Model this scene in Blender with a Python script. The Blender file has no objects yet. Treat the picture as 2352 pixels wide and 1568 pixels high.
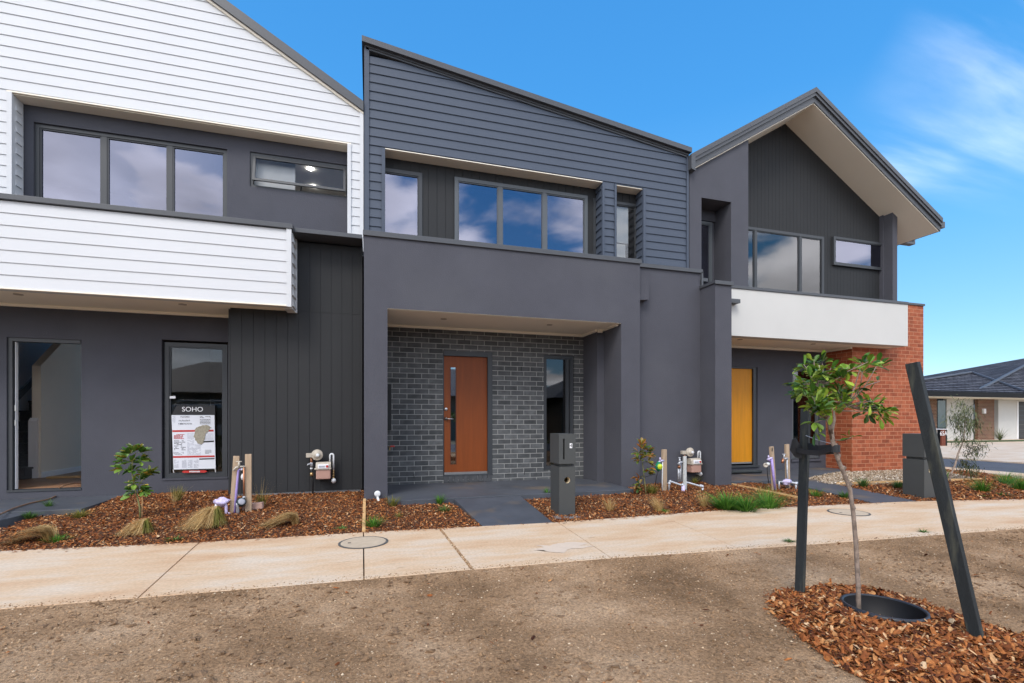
import bpy, math, random
from mathutils import Vector, Matrix, noise as mnoise
R = math.radians
scene = bpy.context.scene
COL = scene.collection
# ------------------------------------------------------------------ camera geometry
F, CX, YH, CAMZ = 1105.0, 1176.0, 964.0, 1.2          # measured on a 2352 px wide copy of the photograph
SY, CY_ = math.sin(R(16.44)), math.cos(R(16.44))
def ray(px):
    a = (px - CX) / F
    return SY + a * CY_, CY_ - a * SY
def wx(px, Y):
    dx, dy = ray(px); return Y * dx / dy
def wz(px, py, Y):
    dx, dy = ray(px); return CAMZ + (YH - py) / F * Y / dy
def G(px, py, z=0.0):
    t = (CAMZ - z) * F / (py - YH); dx, dy = ray(px)
    return Vector((t * dx, t * dy, z))
def pt(px, py, Y):
    return Vector((wx(px, Y), Y, wz(px, py, Y)))
# ------------------------------------------------------------------ materials
def newmat(name):
    m = bpy.data.materials.new(name); m.use_nodes = True
    nt = m.node_tree; nt.nodes.clear()
    out = nt.nodes.new('ShaderNodeOutputMaterial')
    return m, nt, out
def N(nt, t, **kw):
    n = nt.nodes.new(t)
    for k, v in kw.items():
        if isinstance(k, str) and hasattr(n, k): setattr(n, k, v)
        else: n.inputs[k].default_value = v
    return n
def L(nt, a, b): nt.links.new(a, b)
def c4(c): return (c[0], c[1], c[2], 1.0)
def ramp(nt, stops):
    r = nt.nodes.new('ShaderNodeValToRGB'); e = r.color_ramp.elements
    while len(e) < len(stops): e.new(0.5)
    for i, (p, c) in enumerate(stops): e[i].position = p; e[i].color = c4(c)
    return r
def pm(name, col, rough=.6, var=.12, vs=2.0, bump=0.0, bs=60.0, metal=0.0, spec=.4, detail=5, stretch=None, island=0.0, trans=0.0, bdist=.01, stain=None):
    m, nt, out = newmat(name)
    p = N(nt, 'ShaderNodeBsdfPrincipled'); p.inputs['Roughness'].default_value = rough
    p.inputs['Metallic'].default_value = metal; p.inputs['Specular IOR Level'].default_value = spec
    tc = N(nt, 'ShaderNodeTexCoord'); vec = tc.outputs['Object']
    if stretch:
        mp = N(nt, 'ShaderNodeMapping'); mp.inputs['Scale'].default_value = stretch; L(nt, vec, mp.inputs[0]); vec = mp.outputs[0]
    nz = N(nt, 'ShaderNodeTexNoise'); nz.inputs['Scale'].default_value = vs; nz.inputs['Detail'].default_value = detail
    nz.inputs['Roughness'].default_value = .65
    L(nt, vec, nz.inputs['Vector'])
    lo = tuple(c * (1 - var) for c in col); hi = tuple(min(1, c * (1 + var)) for c in col)
    r = ramp(nt, [(.3, lo), (.7, hi)]); L(nt, nz.outputs['Fac'], r.inputs[0]); cout = r.outputs[0]
    if stain:
        scol, sscale, lo_, hi_ = stain
        n3 = N(nt, 'ShaderNodeTexNoise'); n3.inputs['Scale'].default_value = sscale; n3.inputs['Detail'].default_value = 6
        L(nt, vec, n3.inputs['Vector'])
        r3 = ramp(nt, [(lo_, (0, 0, 0)), (hi_, (1, 1, 1))]); L(nt, n3.outputs['Fac'], r3.inputs[0])
        mx = N(nt, 'ShaderNodeMix', data_type='RGBA'); L(nt, r3.outputs[0], mx.inputs['Factor']); L(nt, cout, mx.inputs[6]); mx.inputs[7].default_value = c4(scol)
        cout = mx.outputs[2]
    if island:
        g = N(nt, 'ShaderNodeNewGeometry')
        hsv = N(nt, 'ShaderNodeHueSaturation')
        mr = N(nt, 'ShaderNodeMapRange'); mr.inputs[3].default_value = 1 - island; mr.inputs[4].default_value = 1 + island
        L(nt, g.outputs['Random Per Island'], mr.inputs[0]); L(nt, mr.outputs[0], hsv.inputs['Value'])
        L(nt, cout, hsv.inputs['Color']); cout = hsv.outputs[0]
    L(nt, cout, p.inputs['Base Color'])
    if bump:
        n2 = N(nt, 'ShaderNodeTexNoise'); n2.inputs['Scale'].default_value = bs; n2.inputs['Detail'].default_value = 4
        L(nt, vec, n2.inputs['Vector'])
        b = N(nt, 'ShaderNodeBump'); b.inputs['Strength'].default_value = bump; b.inputs['Distance'].default_value = bdist
        L(nt, n2.outputs['Fac'], b.inputs['Height']); L(nt, b.outputs[0], p.inputs['Normal'])
    if trans:
        t = N(nt, 'ShaderNodeBsdfTranslucent'); L(nt, cout, t.inputs[0])
        ms = N(nt, 'ShaderNodeMixShader'); ms.inputs[0].default_value = trans
        L(nt, p.outputs[0], ms.inputs[1]); L(nt, t.outputs[0], ms.inputs[2]); L(nt, ms.outputs[0], out.inputs[0])
    else: L(nt, p.outputs[0], out.inputs[0])
    return m
def islandmat(name, stops, rough=.8, trans=0.0, spec=.3, vs=0, bump=0):
    """colour picked per loose piece from a ramp"""
    m, nt, out = newmat(name)
    p = N(nt, 'ShaderNodeBsdfPrincipled'); p.inputs['Roughness'].default_value = rough; p.inputs['Specular IOR Level'].default_value = spec
    g = N(nt, 'ShaderNodeNewGeometry'); r = ramp(nt, stops); L(nt, g.outputs['Random Per Island'], r.inputs[0])
    cout = r.outputs[0]
    if vs:
        tc = N(nt, 'ShaderNodeTexCoord'); nz = N(nt, 'ShaderNodeTexNoise'); nz.inputs['Scale'].default_value = vs; nz.inputs['Detail'].default_value = 4
        L(nt, tc.outputs['Object'], nz.inputs['Vector'])
        mr = N(nt, 'ShaderNodeMapRange'); mr.inputs[1].default_value = .3; mr.inputs[2].default_value = .7; mr.inputs[3].default_value = .6; mr.inputs[4].default_value = 1.35
        L(nt, nz.outputs['Fac'], mr.inputs[0]); h = N(nt, 'ShaderNodeHueSaturation'); L(nt, mr.outputs[0], h.inputs['Value']); L(nt, cout, h.inputs['Color']); cout = h.outputs[0]
    L(nt, cout, p.inputs['Base Color'])
    if trans:
        t = N(nt, 'ShaderNodeBsdfTranslucent'); L(nt, cout, t.inputs[0]); ms = N(nt, 'ShaderNodeMixShader'); ms.inputs[0].default_value = trans
        L(nt, p.outputs[0], ms.inputs[1]); L(nt, t.outputs[0], ms.inputs[2]); L(nt, ms.outputs[0], out.inputs[0])
    else: L(nt, p.outputs[0], out.inputs[0])
    return m
def brickmat(name, ramp_stops, mortar, rough=.75, bw=.24, rh=.086, ms=.01, blotch=.25, bump=.6, spec=.25, zoff=0.0):
    m, nt, out = newmat(name)
    p = N(nt, 'ShaderNodeBsdfPrincipled'); p.inputs['Roughness'].default_value = rough; p.inputs['Specular IOR Level'].default_value = spec
    g = N(nt, 'ShaderNodeNewGeometry'); sp = N(nt, 'ShaderNodeSeparateXYZ'); L(nt, g.outputs['Position'], sp.inputs[0])
    ad = N(nt, 'ShaderNodeMath', operation='ADD'); L(nt, sp.outputs[0], ad.inputs[0]); L(nt, sp.outputs[1], ad.inputs[1])
    az = N(nt, 'ShaderNodeMath', operation='ADD'); L(nt, sp.outputs[2], az.inputs[0]); az.inputs[1].default_value = zoff
    cb = N(nt, 'ShaderNodeCombineXYZ'); L(nt, ad.outputs[0], cb.inputs[0]); L(nt, az.outputs[0], cb.inputs[1])
    bk = N(nt, 'ShaderNodeTexBrick'); bk.offset = .5; bk.squash = 1.0
    bk.inputs['Scale'].default_value = 1.0; bk.inputs['Brick Width'].default_value = bw; bk.inputs['Row Height'].default_value = rh
    bk.inputs['Mortar Size'].default_value = ms / 2; bk.inputs['Mortar Smooth'].default_value = .15; bk.inputs['Bias'].default_value = 0.0
    bk.inputs['Color1'].default_value = (0, 0, 0, 1); bk.inputs['Color2'].default_value = (1, 1, 1, 1); bk.inputs['Mortar'].default_value = (.5, .5, .5, 1)
    L(nt, cb.outputs[0], bk.inputs['Vector'])
    r = ramp(nt, ramp_stops); L(nt, bk.outputs['Color'], r.inputs[0])
    nz = N(nt, 'ShaderNodeTexNoise'); nz.inputs['Scale'].default_value = 9; nz.inputs['Detail'].default_value = 7; L(nt, cb.outputs[0], nz.inputs['Vector'])
    mr = N(nt, 'ShaderNodeMapRange'); mr.inputs[1].default_value = .3; mr.inputs[2].default_value = .7; mr.inputs[3].default_value = 1 - blotch; mr.inputs[4].default_value = 1 + blotch
    L(nt, nz.outputs['Fac'], mr.inputs[0])
    h = N(nt, 'ShaderNodeHueSaturation'); L(nt, mr.outputs[0], h.inputs['Value']); L(nt, r.outputs[0], h.inputs['Color'])
    mx = N(nt, 'ShaderNodeMix', data_type='RGBA'); L(nt, bk.outputs['Fac'], mx.inputs['Factor']); L(nt, h.outputs[0], mx.inputs[6]); mx.inputs[7].default_value = c4(mortar)
    L(nt, mx.outputs[2], p.inputs['Base Color'])
    b = N(nt, 'ShaderNodeBump'); b.invert = True; b.inputs['Strength'].default_value = bump; b.inputs['Distance'].default_value = .008
    n2 = N(nt, 'ShaderNodeTexNoise'); n2.inputs['Scale'].default_value = 150; L(nt, cb.outputs[0], n2.inputs['Vector'])
    m2 = N(nt, 'ShaderNodeMath', operation='MULTIPLY_ADD'); L(nt, n2.outputs['Fac'], m2.inputs[0]); m2.inputs[1].default_value = .35; L(nt, bk.outputs['Fac'], m2.inputs[2])
    L(nt, m2.outputs[0], b.inputs['Height']); L(nt, b.outputs[0], p.inputs['Normal'])
    L(nt, p.outputs[0], out.inputs[0]); return m
def glassmat(name, refl=.2, tint=(.75, .8, .8), rough=.02, wav=.0, tintg=(.95, .95, .97)):
    m, nt, out = newmat(name)
    t = N(nt, 'ShaderNodeBsdfTransparent'); t.inputs[0].default_value = c4(tint)
    g = N(nt, 'ShaderNodeBsdfGlossy'); g.inputs['Roughness'].default_value = rough; g.inputs[0].default_value = c4(tintg)
    fr = N(nt, 'ShaderNodeFresnel'); fr.inputs[0].default_value = 1.5
    ad = N(nt, 'ShaderNodeMath', operation='ADD'); ad.use_clamp = True; L(nt, fr.outputs[0], ad.inputs[0]); ad.inputs[1].default_value = refl
    ms = N(nt, 'ShaderNodeMixShader'); L(nt, ad.outputs[0], ms.inputs[0]); L(nt, t.outputs[0], ms.inputs[1]); L(nt, g.outputs[0], ms.inputs[2])
    if wav:
        tc = N(nt, 'ShaderNodeTexCoord'); nz = N(nt, 'ShaderNodeTexNoise'); nz.inputs['Scale'].default_value = .9; L(nt, tc.outputs['Object'], nz.inputs['Vector'])
        b = N(nt, 'ShaderNodeBump'); b.inputs['Strength'].default_value = wav; b.inputs['Distance'].default_value = .02; L(nt, nz.outputs['Fac'], b.inputs['Height']); L(nt, b.outputs[0], g.inputs['Normal'])
    L(nt, ms.outputs[0], out.inputs[0]); return m
def emit(name, col, s):
    m, nt, out = newmat(name); e = N(nt, 'ShaderNodeEmission'); e.inputs[0].default_value = c4(col); e.inputs[1].default_value = s
    L(nt, e.outputs[0], out.inputs[0]); return m
def concretemat(name, col, dirt, pale):
    m, nt, out = newmat(name)
    p = N(nt, 'ShaderNodeBsdfPrincipled'); p.inputs['Roughness'].default_value = .85; p.inputs['Specular IOR Level'].default_value = .2
    g = N(nt, 'ShaderNodeNewGeometry'); v = g.outputs['Position']
    mp = N(nt, 'ShaderNodeMapping'); mp.inputs['Scale'].default_value = (.55, 1.6, 1); L(nt, v, mp.inputs[0])
    n1 = N(nt, 'ShaderNodeTexNoise'); n1.inputs['Scale'].default_value = 1.6; n1.inputs['Detail'].default_value = 8; n1.inputs['Roughness'].default_value = .62; L(nt, mp.outputs[0], n1.inputs['Vector'])
    r1 = ramp(nt, [(.33, pale), (.52, col), (.72, dirt)]); L(nt, n1.outputs['Fac'], r1.inputs[0])
    n2 = N(nt, 'ShaderNodeTexNoise'); n2.inputs['Scale'].default_value = 45; n2.inputs['Detail'].default_value = 6; L(nt, v, n2.inputs['Vector'])
    mr = N(nt, 'ShaderNodeMapRange'); mr.inputs[1].default_value = .3; mr.inputs[2].default_value = .7; mr.inputs[3].default_value = .88; mr.inputs[4].default_value = 1.1; L(nt, n2.outputs['Fac'], mr.inputs[0])
    h = N(nt, 'ShaderNodeHueSaturation'); L(nt, mr.outputs[0], h.inputs['Value']); L(nt, r1.outputs[0], h.inputs['Color'])
    # sparse dark smudges dragged along the path
    mp3 = N(nt, 'ShaderNodeMapping'); mp3.inputs['Scale'].default_value = (1.0, 3.5, 1); L(nt, v, mp3.inputs[0])
    n3 = N(nt, 'ShaderNodeTexNoise'); n3.inputs['Scale'].default_value = 3.1; n3.inputs['Detail'].default_value = 7; L(nt, mp3.outputs[0], n3.inputs['Vector'])
    r3 = ramp(nt, [(.66, (0, 0, 0)), (.74, (.55, .55, .55))]); L(nt, n3.outputs['Fac'], r3.inputs[0])
    mx = N(nt, 'ShaderNodeMix', data_type='RGBA'); L(nt, r3.outputs[0], mx.inputs['Factor']); L(nt, h.outputs[0], mx.inputs[6]); mx.inputs[7].default_value = c4(tuple(c * .62 for c in dirt))
    L(nt, mx.outputs[2], p.inputs['Base Color'])
    b = N(nt, 'ShaderNodeBump'); b.inputs['Strength'].default_value = .25; b.inputs['Distance'].default_value = .004; L(nt, n2.outputs['Fac'], b.inputs['Height']); L(nt, b.outputs[0], p.inputs['Normal'])
    L(nt, p.outputs[0], out.inputs[0]); return m
def dirtmat(name):
    m, nt, out = newmat(name)
    p = N(nt, 'ShaderNodeBsdfPrincipled'); p.inputs['Roughness'].default_value = .95; p.inputs['Specular IOR Level'].default_value = .1
    g = N(nt, 'ShaderNodeNewGeometry'); v = g.outputs['Position']
    n1 = N(nt, 'ShaderNodeTexNoise'); n1.inputs['Scale'].default_value = 1.1; n1.inputs['Detail'].default_value = 9; n1.inputs['Roughness'].default_value = .6; L(nt, v, n1.inputs['Vector'])
    r1 = ramp(nt, [(.34, (.25, .150, .080)), (.5, (.43, .268, .150)), (.66, (.58, .39, .24))]); L(nt, n1.outputs['Fac'], r1.inputs[0])
    n2 = N(nt, 'ShaderNodeTexNoise'); n2.inputs['Scale'].default_value = 60; n2.inputs['Detail'].default_value = 6; n2.inputs['Roughness'].default_value = .7; L(nt, v, n2.inputs['Vector'])
    mr = N(nt, 'ShaderNodeMapRange'); mr.inputs[1].default_value = .3; mr.inputs[2].default_value = .7; mr.inputs[3].default_value = .42; mr.inputs[4].default_value = 1.4; L(nt, n2.outputs['Fac'], mr.inputs[0])
    h = N(nt, 'ShaderNodeHueSaturation'); L(nt, mr.outputs[0], h.inputs['Value']); L(nt, r1.outputs[0], h.inputs['Color'])
    vo = N(nt, 'ShaderNodeTexVoronoi'); vo.inputs['Scale'].default_value = 70; L(nt, v, vo.inputs['Vector'])
    sp = N(nt, 'ShaderNodeSeparateColor'); L(nt, vo.outputs['Color'], sp.inputs[0])
    a = N(nt, 'ShaderNodeMath', operation='GREATER_THAN'); a.inputs[1].default_value = .9; L(nt, sp.outputs[0], a.inputs[0])
    bb = N(nt, 'ShaderNodeMath', operation='LESS_THAN'); bb.inputs[1].default_value = .26; L(nt, vo.outputs['Distance'], bb.inputs[0])
    c = N(nt, 'ShaderNodeMath', operation='MULTIPLY'); L(nt, a.outputs[0], c.inputs[0]); L(nt, bb.outputs[0], c.inputs[1])
    mx = N(nt, 'ShaderNodeMix', data_type='RGBA'); L(nt, c.outputs[0], mx.inputs['Factor']); L(nt, h.outputs[0], mx.inputs[6]); mx.inputs[7].default_value = (.60, .47, .34, 1)
    L(nt, mx.outputs[2], p.inputs['Base Color'])
    b = N(nt, 'ShaderNodeBump'); b.inputs['Strength'].default_value = 1.0; b.inputs['Distance'].default_value = .022; L(nt, n2.outputs['Fac'], b.inputs['Height']); L(nt, b.outputs[0], p.inputs['Normal'])
    L(nt, p.outputs[0], out.inputs[0]); return m
M = {}
M['render'] = pm('render_grey', (.070, .0715, .088), .85, .10, 1.1, .6, 70, bdist=.005, detail=9, stain=((.088, .090, .104), .9, .5, .9))
M['clad'] = pm('clad_charcoal', (.021, .022, .024), .7, .06, 1.5, .12, 90, bdist=.003)
M['board'] = pm('board_bluegrey', (.058, .074, .106), .6, .05, 1.0, .08, 60, bdist=.003)
M['white'] = pm('board_white', (.60, .61, .63), .6, .02, 1.0, .06, 60, bdist=.003)
M['whiterender'] = pm('render_white', (.56, .555, .535), .85, .03, .8, .3, 160, bdist=.004)
M['soffit'] = pm('soffit_warm_bounce', (.90, .83, .71), .7, .02, 1.0)  # white soffit with warm bounced light put into its colour
M['cap'] = pm('cap_steel', (.062, .066, .075), .45, .05, 1.0, metal=0, spec=.5)
M['frame'] = pm('window_aluminium', (.040, .044, .050), .45, .04, 3.0, spec=.5)
M['framelite'] = pm('window_aluminium_grey', (.085, .095, .105), .45, .04, 3.0, spec=.5)
M['charbrick'] = brickmat('charcoal_brick', [(0, (.066, .070, .073)), (.5, (.092, .096, .100)), (1, (.118, .123, .127))], (.32, .32, .31), zoff=.0, ms=.011)
M['redbrick'] = brickmat('red_brick', [(0, (.25, .062, .028)), (.5, (.32, .085, .038)), (1, (.38, .112, .052))], (.50, .24, .14), blotch=.22, zoff=.0)
M['farbrick'] = brickmat('brown_brick', [(0, (.06, .02, .012)), (.5, (.12, .040, .022)), (1, (.17, .065, .038))], (.40, .31, .22), ms=.02)
M['glass'] = glassmat('window_glass', .17, (.35, .37, .40), wav=.12, tintg=(.78, .80, 1.0))
M['glassclear'] = glassmat('clear_glass', .0, (.95, .95, .94)); M['doorglass'] = glassmat('door_strip_glass', .30, (.5, .5, .5)); M['glassmid'] = glassmat('curtained_glass', .08, (.8, .82, .85), wav=.1)
M['glassdim'] = glassmat('door_glass', .03, (.3, .32, .33))
M['orange'] = pm('door_timber_orange', (.215, .048, .005), .5, .13, 2.2, .05, 40, stretch=(8, 8, .6), spec=.4)
M['yellow'] = pm('door_timber_yellow', (.60, .235, .003), .5, .12, 2.2, .05, 40, stretch=(8, 8, .6), spec=.4)
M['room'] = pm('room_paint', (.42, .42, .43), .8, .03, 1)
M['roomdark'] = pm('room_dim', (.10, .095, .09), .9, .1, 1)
M['roomwhite'] = pm('room_white', (.88, .86, .86), .7, .02, 1)
M['blind'] = pm('blind_fabric', (.75, .75, .74), .8, .02, 8)
M['carpet'] = pm('stair_carpet', (.12, .122, .13), .95, .2, 40, .5, 300)
M['stairwall'] = pm('stair_wall_paint', (.88, .78, .66), .8, .03, 1)
M['floorwood'] = pm('timber_floor', (.33, .17, .085), .45, .2, 3, stretch=(1, 9, 1))
M['metal'] = pm('brushed_steel', (.62, .62, .62), .3, .05, 8, metal=1)
M['galv'] = pm('galvanised_steel', (.50, .52, .56), .5, .25, 30, metal=.4)
M['brass'] = pm('tap_brass', (.50, .34, .16), .4, .2, 20, metal=.8)
M['copper'] = pm('copper_pipe', (.48, .22, .12), .4, .2, 20, metal=.8)
M['purple'] = pm('purple_pipe', (.36, .28, .62), .45, .1, 9)
M['lilac'] = pm('lilac_plastic_wrap', (.56, .50, .72), .35, .25, 18, .5, 30)
M['stake'] = pm('timber_stake', (.42, .31, .21), .8, .22, 3, .3, 60, stretch=(10, 10, 1))
M['pine'] = pm('pine_edging', (.62, .38, .17), .75, .2, 4, .2, 40)
M['blackstake'] = pm('black_stained_stake', (.020, .024, .026), .8, .3, 2.2, .5, 40, stretch=(7, 7, 1), stain=((.085, .085, .062), 2.6, .52, .72))
M['blackwood'] = M['blackstake']
M['strap'] = pm('black_webbing', (.030, .031, .034), .55, .15, 40, .2, 200)
M['collar'] = pm('black_plastic', (.028, .030, .036), .4, .1, 9)
M['collarshade'] = pm('black_plastic_shaded', (.010, .010, .012), .6, .1, 9)  # same black plastic, darkened for the shade inside the collar
M['mailbox'] = pm('mailbox_paint', (.060, .064, .064), .5, .04, 3, .05, 100)
M['mailboxlid'] = pm('letter_slot_dark', (.006, .006, .006), .8, 0, 1)
M['hole'] = pm('newspaper_tube', (.62, .52, .36), .7, .1, 9)
M['corten'] = pm('red_brown_steel', (.15, .035, .016), .7, .2, 6)
M['meterpink'] = pm('gas_meter_pink', (.42, .25, .20), .5, .05, 8)
M['meterbeige'] = pm('regulator_beige', (.46, .41, .34), .55, .1, 12)
M['pvc'] = pm('white_pvc', (.70, .72, .74), .35, .04, 8)
M['label'] = pm('white_label', (.78, .78, .80), .5, .02, 8)
M['paper'] = pm('notice_paper', (.74, .76, .82), .5, .02, 8)
M['red'] = pm('red_print', (.50, .035, .03), .5, .05, 8)
M['ink'] = pm('black_print', (.02, .02, .022), .6, 0, 8)
M['greyink'] = pm('grey_print', (.36, .37, .42), .6, 0, 8)
M['torn'] = pm('torn_backing', (.34, .31, .24), .9, .3, 60)
M['boardblack'] = pm('sign_black', (.018, .018, .02), .5, 0, 8)
M['green'] = pm('timer_green', (.01, .22, .11), .4, .1, 8)
M['lime'] = pm('timer_dial', (.55, .72, .04), .4, .05, 8)
M['meterdark'] = pm('meter_dark', (.02, .045, .05), .3, .1, 8)
M['hose'] = pm('brown_hose', (.20, .11, .06), .5, .1, 8)
M['blackhose'] = pm('black_hose', (.012, .012, .014), .5, .1, 8)
M['rubber'] = pm('rubber_mat', (.030, .036, .038), .8, .1, 8, .2, 100)
M['pinkbrick'] = pm('loose_brick', (.42, .27, .22), .9, .15, 20, .3, 80)
M['concrete'] = concretemat('footpath_concrete', (.61, .44, .29), (.53, .32, .18), (.63, .53, .42))
M['farconcrete'] = concretemat('driveway_concrete', (.58, .45, .33), (.50, .35, .24), (.62, .53, .44))
M['path'] = pm('dark_path', (.068, .075, .090), .6, .25, 1.6, .25, 120, bdist=.003, stain=((.19, .135, .08), 1.5, .56, .78))
M['asphalt'] = pm('asphalt', (.075, .078, .092), .9, .15, 1.2, .4, 150)
M['edge'] = pm('footing_concrete', (.17, .175, .18), .9, .15, 4, .3, 60)
M['dirt'] = dirtmat('dirt')
M['lump'] = pm('moist_soil', (.22, .135, .075), .95, .35, 30, .8, 90)
M['bed'] = pm('bed_soil', (.085, .036, .017), .95, .45, 26, .9, 60, bdist=.02)
M['chips'] = islandmat('bark_chips', [(0, (.035, .010, .004)), (.2, (.13, .036, .010)), (.5, (.27, .082, .020)), (.8, (.38, .135, .036)), (.93, (.50, .25, .095)), (1, (.62, .43, .25))], .85, vs=60)
M['gravel'] = islandmat('gravel_pieces', [(0, (.18, .12, .07)), (.4, (.36, .27, .18)), (.8, (.55, .45, .34)), (1, (.72, .66, .58))], .9)
M['pebble'] = islandmat('pebble_pieces', [(0, (.13, .075, .036)), (.55, (.34, .20, .105)), (.85, (.50, .34, .20)), (1, (.66, .52, .36))], .9)
M['tan'] = islandmat('dry_grass', [(0, (.32, .19, .06)), (.6, (.62, .42, .17)), (1, (.74, .57, .30))], .8, trans=.2)
M['olive'] = islandmat('olive_grass', [(0, (.09, .10, .018)), (.5, (.19, .20, .03)), (.85, (.32, .27, .06)), (1, (.40, .30, .11))], .7, trans=.25)
M['lush'] = islandmat('green_grass', [(0, (.030, .10, .014)), (.5, (.07, .21, .022)), (1, (.17, .36, .045))], .6, trans=.25)
M['weed'] = islandmat('weed_leaf', [(0, (.03, .09, .018)), (1, (.10, .20, .04))], .6, trans=.2)
M['leaf'] = islandmat('glossy_leaf', [(0, (.022, .070, .010)), (.35, (.060, .15, .014)), (.7, (.19, .30, .024)), (1, (.34, .43, .05))], .42, trans=.18, spec=.45, vs=14)
M['redleaf'] = islandmat('russet_leaf', [(0, (.05, .12, .016)), (.4, (.16, .20, .03)), (.7, (.36, .16, .03)), (1, (.50, .18, .035))], .45, trans=.2, spec=.45, vs=14)
M['magleaf'] = islandmat('magnolia_leaf', [(0, (.035, .10, .016)), (.45, (.09, .20, .028)), (.75, (.20, .32, .05)), (.9, (.42, .26, .04)), (1, (.42, .50, .26))], .35, trans=.15, spec=.5, vs=14)
M['wattle'] = islandmat('acacia_leaf', [(0, (.045, .065, .03)), (.6, (.11, .14, .06)), (1, (.24, .25, .12))], .6, trans=.2)
M['bark'] = pm('tree_bark', (.27, .21, .17), .85, .4, 25, .9, 90, bdist=.004, stain=((.10, .07, .05), 14, .55, .7))
M['twig'] = pm('green_twig', (.20, .20, .08), .8, .25, 12)
M['rooftile'] = pm('roof_tile', (.055, .057, .068), .5, .25, 1.5, .1, 40)
M['gutter'] = pm('dark_gutter', (.012, .013, .015), .6, .05, 3, spec=.1)
M['garage'] = pm('garage_door', (.045, .045, .048), .6, .05, 3)
M['teal'] = pm('dark_teal_glass', (.055, .10, .11), .15, .05, 3, spec=.6)
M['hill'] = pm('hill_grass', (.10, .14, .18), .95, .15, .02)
M['lamp'] = emit('downlight_lit', (1, .97, .88), 24)
M['lampoff'] = pm('downlight_unlit', (.42, .36, .30), .5, 0, 1)
M['car'] = pm('car_paint_silver', (.42, .43, .45), .3, .02, 2, metal=.4)
M['carglass'] = pm('car_glass', (.015, .017, .02), .08, 0, 2, spec=.8)
M['tyre'] = pm('tyre_rubber', (.015, .015, .015), .8, .1, 9)
M['housebrown'] = pm('rendered_tan_wall', (.20, .15, .11), .85, .06, 1)
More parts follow.
